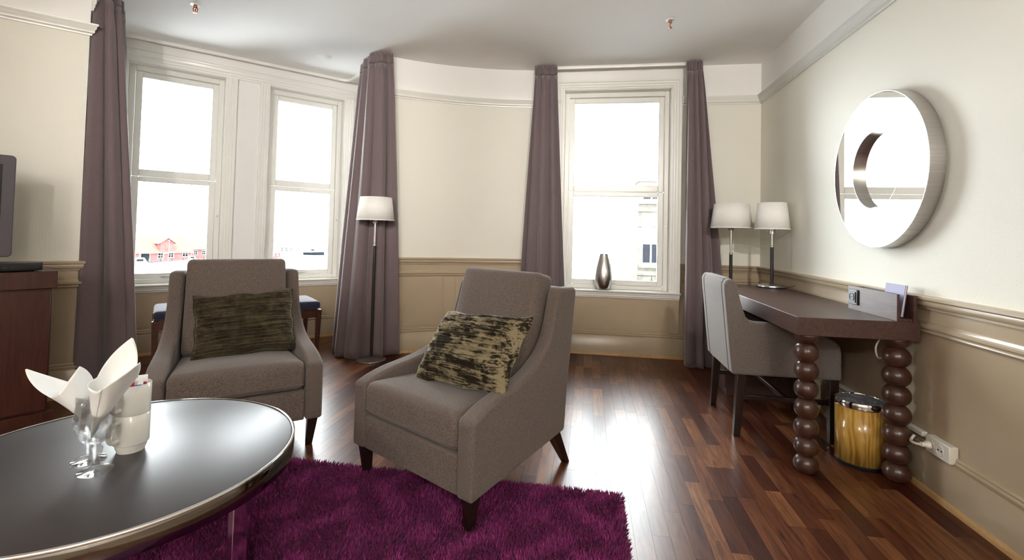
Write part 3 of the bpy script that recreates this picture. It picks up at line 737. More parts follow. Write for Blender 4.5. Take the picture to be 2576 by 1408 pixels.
# ------------------------------------------------------------------ lamps
def stand_lamp(label, loc, floor_lamp=True, rz=0):
    l = thing('floor_lamp' if floor_lamp else 'table_lamp', label, 'lamp', loc, rz)
    if floor_lamp:
        MB().lathe([(0,0),(.118,0),(.122,.004),(.121,.010),(.110,.016),(.030,.027),(.016,.034),(0,.034)], 64).build('base', m_steel, l, smooth=50)
        MB().lathe([(0,.030),(.0125,.030),(.0125,.985),(.0,.985)], 24).build('black_pole', m_blackpole, l, smooth=50)
        MB().lathe([(0,.978),(.0135,.978),(.0135,.990),(.0085,.994),(.0085,1.19),(0,1.19)], 24).build('steel_pole', m_steel, l, smooth=50)
        MB().lathe([(0,1.172),(.020,1.172),(.020,1.192),(.012,1.200),(.012,1.250),(0,1.250)], 24).build('lamp_holder', m_steel, l, smooth=50)
        zb, zt_, rb, rt = 1.195, 1.392, .158, .132
    else:
        MB().lathe([(0,.006),(.100,.006),(.104,.010),(.103,.018),(.090,.023),(.018,.028),(0,.028)], 64).build('base', m_steel, l, smooth=50)
        MB().lathe([(0,0),(.098,0),(.098,.007),(0,.007)], 48).build('base_pad', m_blackplastic, l, smooth=50)
        MB().lathe([(0,.026),(.0125,.026),(.0125,.312),(0,.312)], 24).build('black_pole', m_blackpole, l, smooth=50)
        MB().lathe([(0,.308),(.0135,.308),(.0135,.318),(.008,.322),(.008,.420),(0,.420)], 24).build('steel_pole', m_steel, l, smooth=50)
        MB().lathe([(0,.408),(.021,.408),(.021,.448),(0,.448)], 24).build('lamp_holder', m_steel, l, smooth=50)
        MB().tube([cr([(.09,-.05,.012),(.13,-.062,.022),(.155,-.05,.045),(.165,-.03,.040),(.160,-.015,.006)], k/24) for k in range(25)], .0022, 6).build('cord', m_blackplastic, l, smooth=180)
        zb, zt_, rb, rt = .443, .643, .122, .098
    sh = MB().lathe([(rb,zb),(rt,zt_)], 64, cap=False).build('shade', m_shade, l, smooth=60, solid=.003)
    MB().lathe([(rb-.002,zb-.001),(rb+.002,zb-.001),(rb+.0018,zb+.006),(rb-.002,zb+.006),(rb-.002,zb-.001)], 64, cap=False).build('shade_trim', m_shade, sh, smooth=60); MB().lathe([(rt-.002,zt_-.006),(rt+.002,zt_-.006),(rt+.0018,zt_+.001),(rt-.002,zt_+.001),(rt-.002,zt_-.006)], 64, cap=False).build('shade_trim', m_shade, sh, smooth=60)
    mb = MB()
    for k in range(3):
        a = k*2.094; mb.tube([(0,0,zt_-.02),(math.cos(a)*(rt-.002),math.sin(a)*(rt-.002),zt_-.012)], .002, 6)
    mb.build('shade_carrier', m_steel, l)
    MB().lathe([(0,zb+.02),(.012,zb+.02),(.028,zb+.06),(.030,zb+.085),(.018,zb+.11),(0,zb+.115)], 20).build('bulb', m_cup, l, smooth=180)
    return l
stand_lamp('steel floor lamp with white shade in front of the bay curtain', (-1.805, 3.828, 0))
stand_lamp('steel floor lamp with white shade in the room corner behind the desk', (1.170, 4.135, 0))
stand_lamp('small steel table lamp with white shade on the desk', (1.390, 3.872, .742), False)
tag(MB().tube([cr([(-1.70,3.80,.004),(-1.55,3.86,.004),(-1.36,3.97,.004),(-1.12,4.10,.004),(-.98,4.22,.004)], k/40) for k in range(41)], .004, 6).build('lamp_cord', m_blackplastic, smooth=180), 'black lamp cord lying along the floor by the curved wall', 'cord')

# ------------------------------------------------------------------ desk
DZ = .742
def desk():
    d = thing('writing_desk', 'dark wood writing desk with turned ball legs by the wall', 'desk', (1.25, 2.43, 0))
    x0, x1, y0, y1 = .985-1.25, 1.505-1.25, 0, 3.985-2.43
    MB().box(x0, x1, y0, y1, DZ-.086, DZ).build('desk_top', m_desk, d, bevel=.002)
    zs = [.6565,.614,.526,.438,.350,.260,.168,.084,.000]
    for lx_, ly_, rr in ((1.047-1.25, 2.480-2.43, .053), (1.438-1.25, 2.486-2.43, .057)):
        leg = MB().lathe([(0,.010),(.020,.010),(.020,.655),(0,.655)], 20, (lx_, ly_, 0)).build('ball_leg', m_bead, d)
        for k in range(8):
            zt_, zb = zs[k], zs[k+1]; zc = (zt_+zb)/2; hh = (zt_-zb)/2
            if k == 0: zc = zb+.046; hh = .046
            pr = []
            for i in range(17):
                a = -math.pi/2+math.pi*i/16
                z_ = zc+hh*1.13*math.sin(a); r_ = rr*max(.0, math.cos(a))**.85
                if z_ > .656: z_ = .656
                pr.append((max(r_, .0), z_))
            MB().lathe(pr, 36, (lx_, ly_, 0), cap=False).build('bead', m_bead, leg, smooth=180)
    ped = MB().box(.990-1.25, 1.470-1.25, 3.575-2.43, 3.975-2.43, .0, DZ-.0865).build('pedestal', m_desk, d, bevel=.002)
    for k in range(3):
        z0 = .05+k*.20; dr = MB().box(.984-1.25, .992-1.25, 3.59-2.43, 3.96-2.43, z0, z0+.19).build('drawer', m_desk, ped, bevel=.002)
        MB().tube([(.972-1.25,3.70-2.43,z0+.15),(.972-1.25,3.85-2.43,z0+.15)], .005, 8).build('handle', m_steel, dr)
    mb = MB().tube([cr([(1.40-1.25,.10,DZ-.088),(1.375-1.25,.10,.60),(1.40-1.25,.12,.545),(1.47-1.25,.16,.56)], k/24) for k in range(25)], .004, 8)
    mb.build('power_cable', m_whiteplastic, d, smooth=180, label='white power cable looping under the desk top')
    return d
desk()
def organizer():
    o = thing('desk_organizer', 'dark wood desk organizer trough with built-in socket', 'organizer', (1.449, 2.64, DZ))
    y0, y1 = -.205, .207; z1 = .124
    MB().box(-.038, -.026, y0, y1, 0, z1).build('front_panel', m_desk, o, bevel=.001)
    MB().box(.028, .042, y0-.004, y1, 0, z1-.004).build('back_panel', m_desk, o, bevel=.001)
    MB().box(-.026, .028, y0+.004, y1, 0, .012).build('base', m_desk, o, bevel=.001)
    MB().box(-.026, .028, y1-.012, y1, .012, z1-.004).build('end_panel', m_desk, o, bevel=.001)
    s = MB().box(-.046, -.038, y1-.100, y1-.020, .028, .108).build('socket_plate', m_socketdark, o, bevel=.003)
    MB().box(-.050, -.0465, y1-.088, y1-.032, .040, .096).build('socket_insert', m_socketdark, s, bevel=.0015)
    MB().lathe([(0,0),(.0195,0),(.0195,.0012),(.021,.0016),(.021,0)], 32, cap=False).xform(Matrix.Translation((-.0505,y1-.060,.068)) @ Matrix.Rotation(math.radians(-90),4,'Y')).build('socket_well', m_blackplastic, s, smooth=60)
    mb = MB()
    for k in (-1, 1): mb.lathe([(0,0),(.003,0),(.003,.003),(0,.003)], 12, (-.0505, y1-.060+k*.0095, .068))
    mb.xform(Matrix.Identity(4)).build('socket_contact', m_brass, s)
    return o
organizer()
bk = thing('booklet', 'lilac booklet leaning in the desk organizer', 'booklet', (1.448, 2.535, DZ+.0125))
rot = Matrix.Rotation(math.radians(-14), 4, 'Y')
rot = Matrix.Rotation(math.radians(14), 4, 'Y')
MB().box(-.0065, -.0045, -.072, .072, .004, .152).xform(Matrix.Rotation(math.radians(8),4,'Y')).build('front_cover', m_lilac, bk)
MB().box(-.0045, .0025, -.070, .070, .005, .150).xform(Matrix.Rotation(math.radians(8),4,'Y')).build('pages', m_pages, bk)
MB().box(.0025, .0045, -.072, .072, .004, .152).xform(Matrix.Rotation(math.radians(8),4,'Y')).build('back_cover', m_lilac, bk)

# ------------------------------------------------------------------ desk chair (front faces +x)
def desk_chair():
    c = thing('desk_chair', 'grey upholstered armchair with dark legs pulled up to the desk', 'chair', (1.08, 3.108, 0))
    ox = 1.08; hy = .278
    def arm(y0, y1):
        pts = [(.815,.345),(.795,.55),(.782,.70),(.772,.80),(.770,.845),(.782,.872),(.808,.878),(.832,.862),(.842,.83),(.853,.77),(.868,.715),(.885,.668),(.905,.648),(.94,.640),(1.05,.638),(1.16,.632),(1.26,.600),(1.34,.560),(1.368,.535),(1.374,.50),(1.374,.348)]
        return MB().prism([(p[0]-ox, p[1]) for p in pts], y0, y1, lambda p, y: (p[0], y, p[1]))
    arm(-hy, -hy+.072).build('arm_panel', m_tweed2, c, smooth=40, bevel=.014, bseg=4)
    arm(hy-.072, hy).build('arm_panel', m_tweed2, c, smooth=40, bevel=.014, bseg=4)
    bp = [(.815,.345),(.795,.55),(.782,.70),(.772,.80),(.770,.848),(.784,.876),(.812,.880),(.838,.864),(.850,.83),(.872,.70),(.890,.55),(.90,.345)]
    MB().prism([(p[0]-ox, p[1]) for p in bp], -hy+.070, hy-.070, lambda p, y: (p[0], y, p[1])).build('backrest', m_tweed2, c, smooth=40, bevel=.008, bseg=3)
    MB().rbox(.235, hy-.075, .055, .03, 8, None, (1.128-ox, 0, .440)).build('seat_cushion', m_tweed2, c, smooth=180)
    MB().box(.85-ox, 1.366-ox, -hy+.071, hy-.071, .348, .395).build('seat_rail', m_tweed2, c, bevel=.006)
    for s in (-1, 1):
        y = s*(hy-.030)
        b = lambda x, w, z: [(x-w-ox, y-w, z),(x+w-ox, y-w, z),(x+w-ox, y+w, z),(x-w-ox, y+w, z)]
        MB().hexa(b(.845,.017,0), b(.868,.024,.350)).build('leg', m_darkleg, c, bevel=.002)
        MB().hexa(b(1.338,.017,0), b(1.340,.024,.350)).build('leg', m_darkleg, c, bevel=.002)
        MB().box(.866-ox, 1.33-ox, y-.010, y+.010, .205, .232).build('stretcher', m_darkleg, c, bevel=.002)
    MB().box(1.10-ox, 1.125-ox, -hy+.032, hy-.032, .207, .230).build('cross_stretcher', m_darkleg, c, bevel=.002)
    return c
desk_chair()

# ------------------------------------------------------------------ waste bin
def waste_bin():
    b_ = thing('waste_bin', 'yellow wood-effect waste bin with chrome rim under the desk', 'bin', (1.372, 2.655, 0))
    m, nt, b = NT('yellow_wood_effect'); mp_ = mapping(nt, (14,14,2.2)); n1 = noise(nt, mp_.outputs[0], 1.4, 5, .6, 2.2)
    wv = nt.nodes.new('ShaderNodeTexWave'); wv.inputs['Scale'].default_value = 2.6; wv.inputs['Distortion'].default_value = 9; wv.inputs['Detail'].default_value = 3; wv.inputs['Detail Scale'].default_value = 1.2
    L(nt, mapping(nt, (6,6,1.2)).outputs[0], wv.inputs['Vector'])
    ad = nt.nodes.new('ShaderNodeMath'); ad.operation = 'MULTIPLY_ADD'; ad.inputs[1].default_value = .45; L(nt, wv.outputs['Fac'], ad.inputs[0]); L(nt, n1.outputs[0], ad.inputs[2])
    r = ramp(nt, ad.outputs[0], [(.25,(.24,.105,.014)),(.55,(.44,.23,.040)),(.9,(.56,.34,.080))]); L(nt, r.outputs[0], b.inputs['Base Color']); b.inputs['Roughness'].default_value = .16; b.inputs['Coat Weight'].default_value = .4
    MB().lathe([(.106,.014),(.106,.284)], 72, cap=False).build('body', m, b_, smooth=60, solid=.003)
    MB().lathe([(0,0),(.107,0),(.1095,.004),(.1095,.016),(.104,.018),(0,.018)], 72).build('base_ring', m_blackplastic, b_, smooth=60)
    MB().lathe([(.104,.284),(.109,.284),(.110,.288),(.110,.308),(.107,.314),(.100,.314),(.098,.306),(.103,.286),(.104,.284)], 72, cap=False).build('rim', m_chrome, b_, smooth=60)
    def f(i, j):
        a = 2*math.pi*i; r_ = .101*(1-j*.98); return (r_*math.cos(a), r_*math.sin(a), .309-.03*j+.010*math.sin(3*a+6*j)*j*(1-j)*3+.006*math.sin(7*a+13*j)*j)
    MB().grid(60, 14, f, True).build('liner', m_liner, b_, smooth=180)
    return b_
waste_bin()

# ------------------------------------------------------------------ wall socket, trunking
sk = thing('wall_socket', 'white double wall socket above the baseboard', 'socket', (XR, 2.313, .226))
MB().box(-.036, -.0005, -.070, .070, -.036, .036).build('socket_box', m_whiteplastic, sk, bevel=.004)
for k, y in enumerate((-.018, .036)):
    s = MB().lathe([(0,0),(.0175,0),(.0175,.001),(.0215,.002),(.0225,0)], 32, cap=False).xform(Matrix.Translation((-.0362,y,0)) @ Matrix.Rotation(math.radians(-90),4,'Y')).build('socket_well', m_whiteplastic, sk, smooth=60)
    mb = MB()
    for q in (-1, 1): mb.lathe([(0,0),(.003,0),(.003,.0022),(0,.0022)], 12).xform(Matrix.Identity(4))
    mb = MB().box(-.0385,-.0363,y-.012,y-.007,-.0025,.0025).box(-.0385,-.0363,y+.007,y+.012,-.0025,.0025); mb.build('socket_contact', m_blackplastic, s)
pl = thing('power_plug', 'white plug in the wall socket with a short cable', 'plug', (XR-.040, 2.350, .226))
MB().lathe([(0,0),(.017,0),(.0165,.014),(.011,.020),(.010,.034),(0,.036)], 24).xform(Matrix.Rotation(math.radians(-90),4,'Y')).build('plug_body', m_whiteplastic, pl, smooth=60)
MB().tube([cr([(-.034,0,0),(-.046,.018,-.004),(-.040,.055,-.006),(-.014,.075,.010)], k/16) for k in range(17)], .006, 8).build('cable', m_whiteplastic, pl, smooth=180)
tag(MB().box(XR-.024, XR-.0005, 2.425, 3.40, .232, .254).build('cable_trunking', m_whiteplastic, bevel=.002), 'white cable trunking running above the baseboard behind the desk', 'trunking')

# ------------------------------------------------------------------ round mirror
def mirror():
    o = thing('round_mirror', 'round steel rimmed mirror with a recessed inner disc', 'mirror', (XR, 2.705, 1.478))
    T = Matrix.Rotation(math.radians(-90), 4, 'Y')     # local +z -> world -x (into the room)
    D, Ro, Ri = .066, .402, .203
    MB().lathe([(Ro-.006,.0005),(Ro,.0005),(Ro,D),(Ro-.003,D+.001),(Ro-.006,D)], 128, cap=False).xform(T).build('steel_rim', m_steel, o, smooth=50)
    MB().lathe([(Ri,D-.0005),(Ro-.005,D-.0005)], 128, cap=False).xform(T).build('mirror_ring', m_mirror, o, smooth=0)
    MB().lathe([(Ri+.002,D),(Ri,D+.0005),(Ri-.0015,D),(Ri-.0015,D-.034),(Ri+.002,D-.034)], 128, cap=False).xform(T).build('recess_rim', m_steel, o, smooth=50)
    MB().lathe([(0,D-.033),(Ri-.001,D-.033)], 96, cap=False).xform(T).build('inner_mirror', m_mirror, o, smooth=0)
    MB().lathe([(0,.0005),(Ro-.006,.0005),(Ro-.006,.02),(0,.02)], 64).xform(T).build('backing', m_blackplastic, o, smooth=50)
mirror()

# ------------------------------------------------------------------ stools in the bay
def stool(label, e0, n0, w=.47, d=.49):
    s = thing('upholstered_stool', label, 'stool', (*en(e0, n0), 0), BAY_RZ)
    for x in (-w/2+.022, w/2-.022):
        for y in (-d/2+.022, d/2-.022): leg_taper(s, x, y, .412, .044, .026, (.006 if x < 0 else -.006), (.006 if y < 0 else -.006), 'leg', m_redwood)
    for y in (-d/2+.022, d/2-.022): MB().box(-w/2+.045, w/2-.045, y-.014, y+.014, .345, .410).build('apron', m_redwood, s, bevel=.002)
    for x in (-w/2+.022, w/2-.022): MB().box(x-.014, x+.014, -d/2+.045, d/2-.045, .345, .410).build('apron', m_redwood, s, bevel=.002)
    def f(p):
        x, y, z = p
        if z > 0: z += .016*(1-(x/(w/2))**2)*(1-(y/(d/2))**2)
        return (x, y, z)
    MB().rbox(w/2-.008, d/2-.008, .034, .026, 10, f, (0, 0, .448)).build('seat_pad', m_navy, s, smooth=180)
    return s
stool('dark blue topped wooden stool beside the television wall curtain', .195, 4.51)
stool('dark blue topped wooden stool beside the standing lamp', .905, 4.53)

# ------------------------------------------------------------------ television corner
TVR = math.radians(62)                                   # cabinet front direction
cc = (-2.860, 2.155)
def tv_cabinet():
    c = thing('television_cabinet', 'dark mahogany television cabinet with thick top and plinth', 'cabinet', (*cc, 0), TVR)
    Wc, Dc = 1.25, .40                                   # local: x to -Wc, y to +Dc
    MB().box(-Wc, .012, -.012, Dc, .752, .845).build('cabinet_top', m_cab, c, bevel=.003)
    MB().box(-Wc+.01, -.004, .006, Dc, .095, .7515).build('body', m_cab, c, bevel=.002)
    MB().box(-Wc, .022, -.024, Dc, .0, .0945).build('plinth', m_cab, c, bevel=.003)
    for k in range(2):
        x1 = -.012-k*.61; dr = MB().box(x1-.60, x1, -.004, .006, .105, .742).build('door', m_cab, c, bevel=.002)
        MB().tube([(x1-.55+.50*k,-.014,.40),(x1-.55+.50*k,-.014,.50)], .005, 8).build('handle', m_steel, dr)
    return c
tv_cabinet()
def loc_cab(x, y, z): return (cc[0]+x*math.cos(TVR)-y*math.sin(TVR), cc[1]+x*math.sin(TVR)+y*math.cos(TVR), z)
tv = thing('television', 'flat screen television with grey bezel on the cabinet', 'television', loc_cab(-.615, .17, .8455), TVR)
tw, tz0, tz1 = .93, .072, .618
fr = MB(); 
poly = []
for (cx_, cz_), a0 in (((tw/2-.02, tz1-.02), 0), ((-tw/2+.02, tz1-.02), 90), ((-tw/2+.02, tz0+.02), 180), ((tw/2-.02, tz0+.02), 270)):
    for k in range(6): a = math.radians(a0+18*k); poly.append((cx_+.02*math.cos(a), cz_+.02*math.sin(a)))
MB().prism(poly, -.018, .045, XZ).build('bezel', m_tvcase, tv, smooth=40, bevel=.005)
MB().box(-tw/2+.050, tw/2-.050, -.0195, -.0175, tz0+.055, tz1-.050).build('screen', m_screen, tv)
MB().box(-.05, .05, -.005, .025, .010, tz0+.03).build('neck', m_tvcase, tv, bevel=.004)
MB().rbox(.26, .11, .008, .006, 6, None, (0, .01, .008)).build('foot', m_tvcase, tv, smooth=60)
st = thing('set_top_box', 'flat black set-top box on the television cabinet', 'electronics', loc_cab(-.198, .075, .8455), TVR+math.radians(6))
MB().rbox(.143, .085, .020, .004, 6, None, (0,0,.026)).build('case', m_blackplastic, st, smooth=40)
mb = MB()
for k in range(5): mb.box(-.10+.03*k, -.085+.03*k, -.0862, -.0848, .022, .026)
mb.build('front_indicators', m_socketdark, st)
mb = MB()
for sx in (-.12,.12):
    for sy in (-.07,.07): MB().lathe([(0,0),(.008,0),(.008,.007),(0,.007)], 12, (sx,sy,0)).build('rubber_foot', m_blackplastic, st)


# ------------------------------------------------------------------ vase, sprinklers, ceiling plate
vz = thing('steel_vase', 'brushed steel teardrop vase on the window sill', 'vase', (.156, YB+.012, ZS+.0045))
vp = [(r_*1.08, z_) for r_, z_ in [(0,.004),(.046,.002),(.050,0),(.054,.004),(.066,.025),(.077,.065),(.081,.105),(.078,.155),(.069,.215),(.055,.270),(.043,.310),(.039,.328),(.0385,.332),(.0365,.331),(.037,.325),(.050,.27),(.064,.21),(.072,.15),(.074,.105),(.06,.03),(0,.012)]]
MB().lathe(vp, 64).build('body', m_steel, vz, smooth=60)
MB().lathe([(.0390,.3315),(.0425,.3315),(.0430,.334),(.0405,.336),(.0390,.334),(.0390,.3315)], 48, cap=False).build('lip', m_steel, vz, smooth=60)
def sprinkler(label, x, y, rz=0):
    s = thing('ceiling_sprinkler', label, 'sprinkler', (x, y, H), rz)
    MB().lathe([(0,-.0005),(.034,-.0005),(.033,-.004),(.016,-.008),(0,-.008)], 32).build('ceiling_plate', m_trim, s, smooth=50)
    MB().lathe([(0,-.008),(.011,-.008),(.013,-.012),(.013,-.022),(.009,-.026),(0,-.026)], 20).build('brass_body', m_brass, s, smooth=50)
    for k in (-1, 1): MB().tube([(k*.011,0,-.024),(k*.014,0,-.036),(k*.010,0,-.052),(k*.003,0,-.058)], .003, 8).build('yoke_arm', m_brass, s, smooth=180)
    MB().lathe([(0,-.026),(.0028,-.028),(.0035,-.042),(.0028,-.054),(0,-.056)], 12).build('glass_bulb', m_red, s, smooth=180)
    MB().lathe([(0,-.058),(.014,-.058),(.014,-.060),(0,-.062)], 20).build('deflector', m_brass, s, smooth=50)
sprinkler('copper sprinkler head in the ceiling near the bay', -2.816, 2.946, .6)
sprinkler('copper sprinkler head in the ceiling near the desk', .571, 3.556, 1.5)
tag(MB().lathe([(0,-.0005),(.062,-.0005),(.062,-.004),(.058,-.007),(0,-.008)], 48).xform(Matrix.Translation((-2.425,3.975,H))).build('ceiling_blanking_plate', m_white, smooth=50), 'round white blanking plate on the bay ceiling', 'ceiling plate')

# ------------------------------------------------------------------ added fill lights, no seen source: glowing globes and spots behind the camera
m_fillglobe, nt, b = NT('added_fill_glow'); b.inputs['Base Color'].default_value = (.9,.88,.82,1); b.inputs['Emission Color'].default_value = (1,.965,.92,1); b.inputs['Emission Strength'].default_value = GLOBE_FILL
def fill_globe(label, x, y):  # unseen glowing globe, added to brighten the room
    l = thing('added_fill_globe', label, 'fill light', (x, y, H))
    MB().lathe([(0,-.0005),(.055,-.0005),(.055,-.012),(.02,-.03),(0,-.03)], 32).build('ceiling_rose', m_steel, l, smooth=50)
    MB().tube([(0,0,-.03),(0,0,-.33)], .004, 8).build('cord', m_blackplastic, l)
    MB().lathe([(0,-.31),(.035,-.31),(.035,-.37),(0,-.37)], 24).build('globe_cap', m_steel, l, smooth=50)
    MB().lathe([(.17*math.sin(math.pi*k/24), -.53+.17*math.cos(math.pi*k/24)) for k in range(25)], 48, cap=False).build('fill_sphere', m_fillglobe, l, smooth=180)
fill_globe('added fill light globe behind the camera, nearest the mirror wall', .95, -1.75)
fill_globe('added fill light globe in the middle of the back half of the room', -1.3, -2.0)
def fill_spots():  # unseen spots, added to brighten the window walls
    t = thing('added_fill_track', 'added track of fill spotlights aimed at the window walls', 'track light', (0, -1.3, H))
    MB().box(-1.3, 1.3, -.018, .018, -.030, -.0005).build('track_bar', m_trim, t, bevel=.003)
    for x, aim, k in ((1.0, (.75, 4.5, 1.85), 1.0), (.1, (-1.15, 4.3, 1.85), 1.0), (-.8, (-2.9, 4.2, 1.85), .9), (-1.2, (-3.8, 2.1, 1.75), .06)):
        o = Vector((x, 0, -.17)); d = (Vector(aim)-Vector((x, -1.3, H-.17))).normalized(); q = d.to_track_quat('Z', 'Y').to_matrix().to_4x4()
        a = MB().tube([(x,0,-.03),(x,0,-.13)], .008, 8).build('spot_arm', m_steel, t)
        MB().lathe([(0,-.07),(.030,-.07),(.036,-.05),(.038,.06),(.034,.062),(.030,.03),(0,.02)], 32).xform(Matrix.Translation(o) @ q).build('spot_can', m_steel, a, smooth=50)
        l = bpy.data.lights.new('fill_beam', 'SPOT'); l.energy = SPOT*k; l.color = (1,.965,.92); l.spot_size = math.radians(38); l.spot_blend = .8; l.shadow_soft_size = .05
        lo = bpy.data.objects.new('fill_beam', l); COL.objects.link(lo); lo.parent = a
        lo.matrix_local = Matrix.Translation(o + d*.07) @ d.to_track_quat('-Z', 'Y').to_matrix().to_4x4()
fill_spots()

# ------------------------------------------------------------------ harbour and street outside
m_water = plain('pale_harbour_water', (.10,.12,.13), .18)
m_redwall = plain('falun_red_boards', (.15,.050,.046), .8, vary=.15, vscale=1.5)
m_redroof = plain('orange_red_roof', (.100,.042,.034), .8, vary=.1, vscale=2)
m_paleroof = plain('pale_sheet_roof', (.13,.11,.085), .7)
m_whitewood = plain('white_painted_wood', (.30,.30,.29), .7)
m_dark = plain('dark_opening', (.008,.009,.010), .8)
m_hull = plain('white_boat_hull', (.22,.23,.24), .4)
m_darkhull = plain('dark_ship_hull', (.012,.014,.018), .5)
m_tim = plain('weathered_timber', (.030,.030,.032), .85, vary=.2, vscale=3)
m_stone = plain('grey_granite', (.055,.052,.045), .85, vary=.3, vscale=3)
m_street = plain('grey_asphalt', (.16,.16,.16), .9)
for _m in (m_redwall, m_redroof, m_paleroof, m_whitewood, m_dark, m_hull, m_darkhull, m_tim, m_stone, m_street): _m.node_tree.nodes['Principled BSDF'].inputs['Specular IOR Level'].default_value = 0.02
tag(MB().box(-420, -12, 12, 420, -6.56, -6.5).build('harbour_water', m_water, smooth=0), 'pale harbour water beyond the bay windows', 'water', kind='stuff')
tag(MB().box(-12, 60, 6, 120, -7.4, -7.0).build('street', m_street, smooth=0), 'grey street below the vase window', 'street', kind='structure')
def ext(name, label, cat, p, q):
    d = Vector((q[0]-p[0], q[1]-p[1])); return thing(name, label, cat, (p[0], p[1], 0), math.atan2(d.y, d.x)), d.length
def gable_house(name, label, p, q, zb, ze, zr, depth, wallm, roofm, wins, doors=(), dormer=None):
    h, Ln = ext(name, label, 'building', p, q)
    MB().box(0, Ln, 0, depth, zb, ze).build('walls', wallm, h)
    MB().prism([(0,ze),(depth/2,zr-.15),(depth,ze)], .02, Ln-.02, YZ).build('gable_wall', wallm, h)
    o = .4; sl = (zr-ze)/(depth/2)
    MB().prism([(-o,ze-o*sl),(depth/2,zr),(depth+o,ze-o*sl),(depth+o,ze-o*sl+.18),(depth/2,zr+.18),(-o,ze-o*sl+.18)], -.4, Ln+.4, YZ).build('roof', roofm, h)
    MB().box(-.42, -.28, -o-.05, -o+.12, ze-o*sl-.05, ze-o*sl+.2).box(-.4, Ln+.4, -o-.06, -o, ze-o*sl-.12, ze-o*sl+.06).build('eaves_board', m_whitewood, h)
    for x, z0, w_, hh in wins:
        f = MB(); rframe(f, x-w_/2, x+w_/2, z0, z0+hh, .10, -.08, .0); f.box(x-.035, x+.035, -.07, 0, z0+.1, z0+hh-.1).box(x-w_/2+.1, x+w_/2-.1, -.07, 0, z0+hh/2-.03, z0+hh/2+.03)
        fo_ = f.build('window_frame', m_whitewood, h)
        for sx in (-1, 1):
            for sz in (0, 1): MB().box(x+(sx-1)/2*(w_/2-.1)+(.035 if sx > 0 else 0), x+(sx+1)/2*(w_/2-.1)-(.035 if sx < 0 else 0), -.03, -.005, z0+.1+sz*(hh/2-.1)+.0, z0+hh/2-.03+sz*(hh/2-.07)).build('pane', m_dark, fo_)
    for x, w_, hh, mt in doors:
        f = MB().box(x-w_/2-.1, x-w_/2, -.06, 0, zb, zb+hh).box(x+w_/2, x+w_/2+.1, -.06, 0, zb, zb+hh).box(x-w_/2-.1, x+w_/2+.1, -.06, 0, zb+hh, zb+hh+.1).build('door_frame', m_whitewood, h)
        MB().box(x-w_/2, x+w_/2, -.04, -.002, zb, zb+hh).build('door', mt, f)
    if dormer:
        x, w_, zt_ = dormer
        d = MB().prism([(x-w_/2,ze-.3),(x+w_/2,ze-.3),(x+w_/2,zt_-.9),(x,zt_),(x-w_/2,zt_-.9)], -.15, depth*.45, XZ).build('dormer', wallm, h)
        MB().prism([(x-w_/2-.35,zt_-1.15),(x,zt_+.08),(x+w_/2+.35,zt_-1.15),(x+w_/2+.35,zt_-.98),(x,zt_+.26),(x-w_/2-.35,zt_-.98)], -.5, depth*.48, XZ).build('dormer_roof', m_paleroof, d)
        MB().box(x-.35, x+.35, -.2, -.14, ze+.3, zt_-1.1).build('hatch', m_redwall, d)
        MB().tube([(x,-.25,zt_-.35),(x,-1.1,zt_-.35)], .06, 6).tube([(x,-1.0,zt_-.35),(x,-1.0,ze-.6)], .03, 6).build('hoist', m_whitewood, d)
    return h
# big red boathouse seen through the window beside the television wall
gable_house('boathouse', 'large red boathouse with hoist dormer across the harbour', (-94.9,74.6), (-87.5,93.15), -6.45, -4.15, -.85, 8.5, m_redwall, m_redroof,
            [(8.9,-5.6,1.2,1.2),(14.1,-5.7,1.2,1.2),(16.0,-5.6,1.1,1.2),(18.8,-5.5,1.2,1.3),(5.6,-5.6,1.2,1.2)], [(11.3,1.5,1.9,m_dark),(15.0,.9,1.7,m_redwall)], (15.2,2.6,-1.45))
gable_house('harbour_house', 'small red house right of the boathouse', (-93.5,99.3), (-91.9,103.3), -6.45, -3.9, -2.0, 6, m_redwall, m_redroof, [(1.2,-5.6,.9,1.1),(3.0,-5.6,.9,1.1)])
gable_house('quay_hall', 'long pale quay hall with a red roof', (-87.4,115.6), (-84.8,127.1), -6.45, -3.25, -1.95, 9, m_whitewood, m_redroof,
            [(1.2+1.5*k,-5.3,.8,1.3) for k in range(7)])
gable_house('boat_shed', 'small red boat shed on the quay', (-80.2,110.2), (-80.9,114.9), -6.45, -4.85, -3.55, 4, m_redwall, m_redroof, [(1.4,-5.9,.8,.8),(3.3,-5.9,.8,.8)])
gable_house('far_warehouse', 'pale ribbed roof warehouse behind the boathouse', (-118.0,88.0), (-113.5,99.0), -6.45, -1.0, 2.2, 10, m_whitewood, m_paleroof, [(2+2*k,-3.8,1,1.2) for k in range(4)])
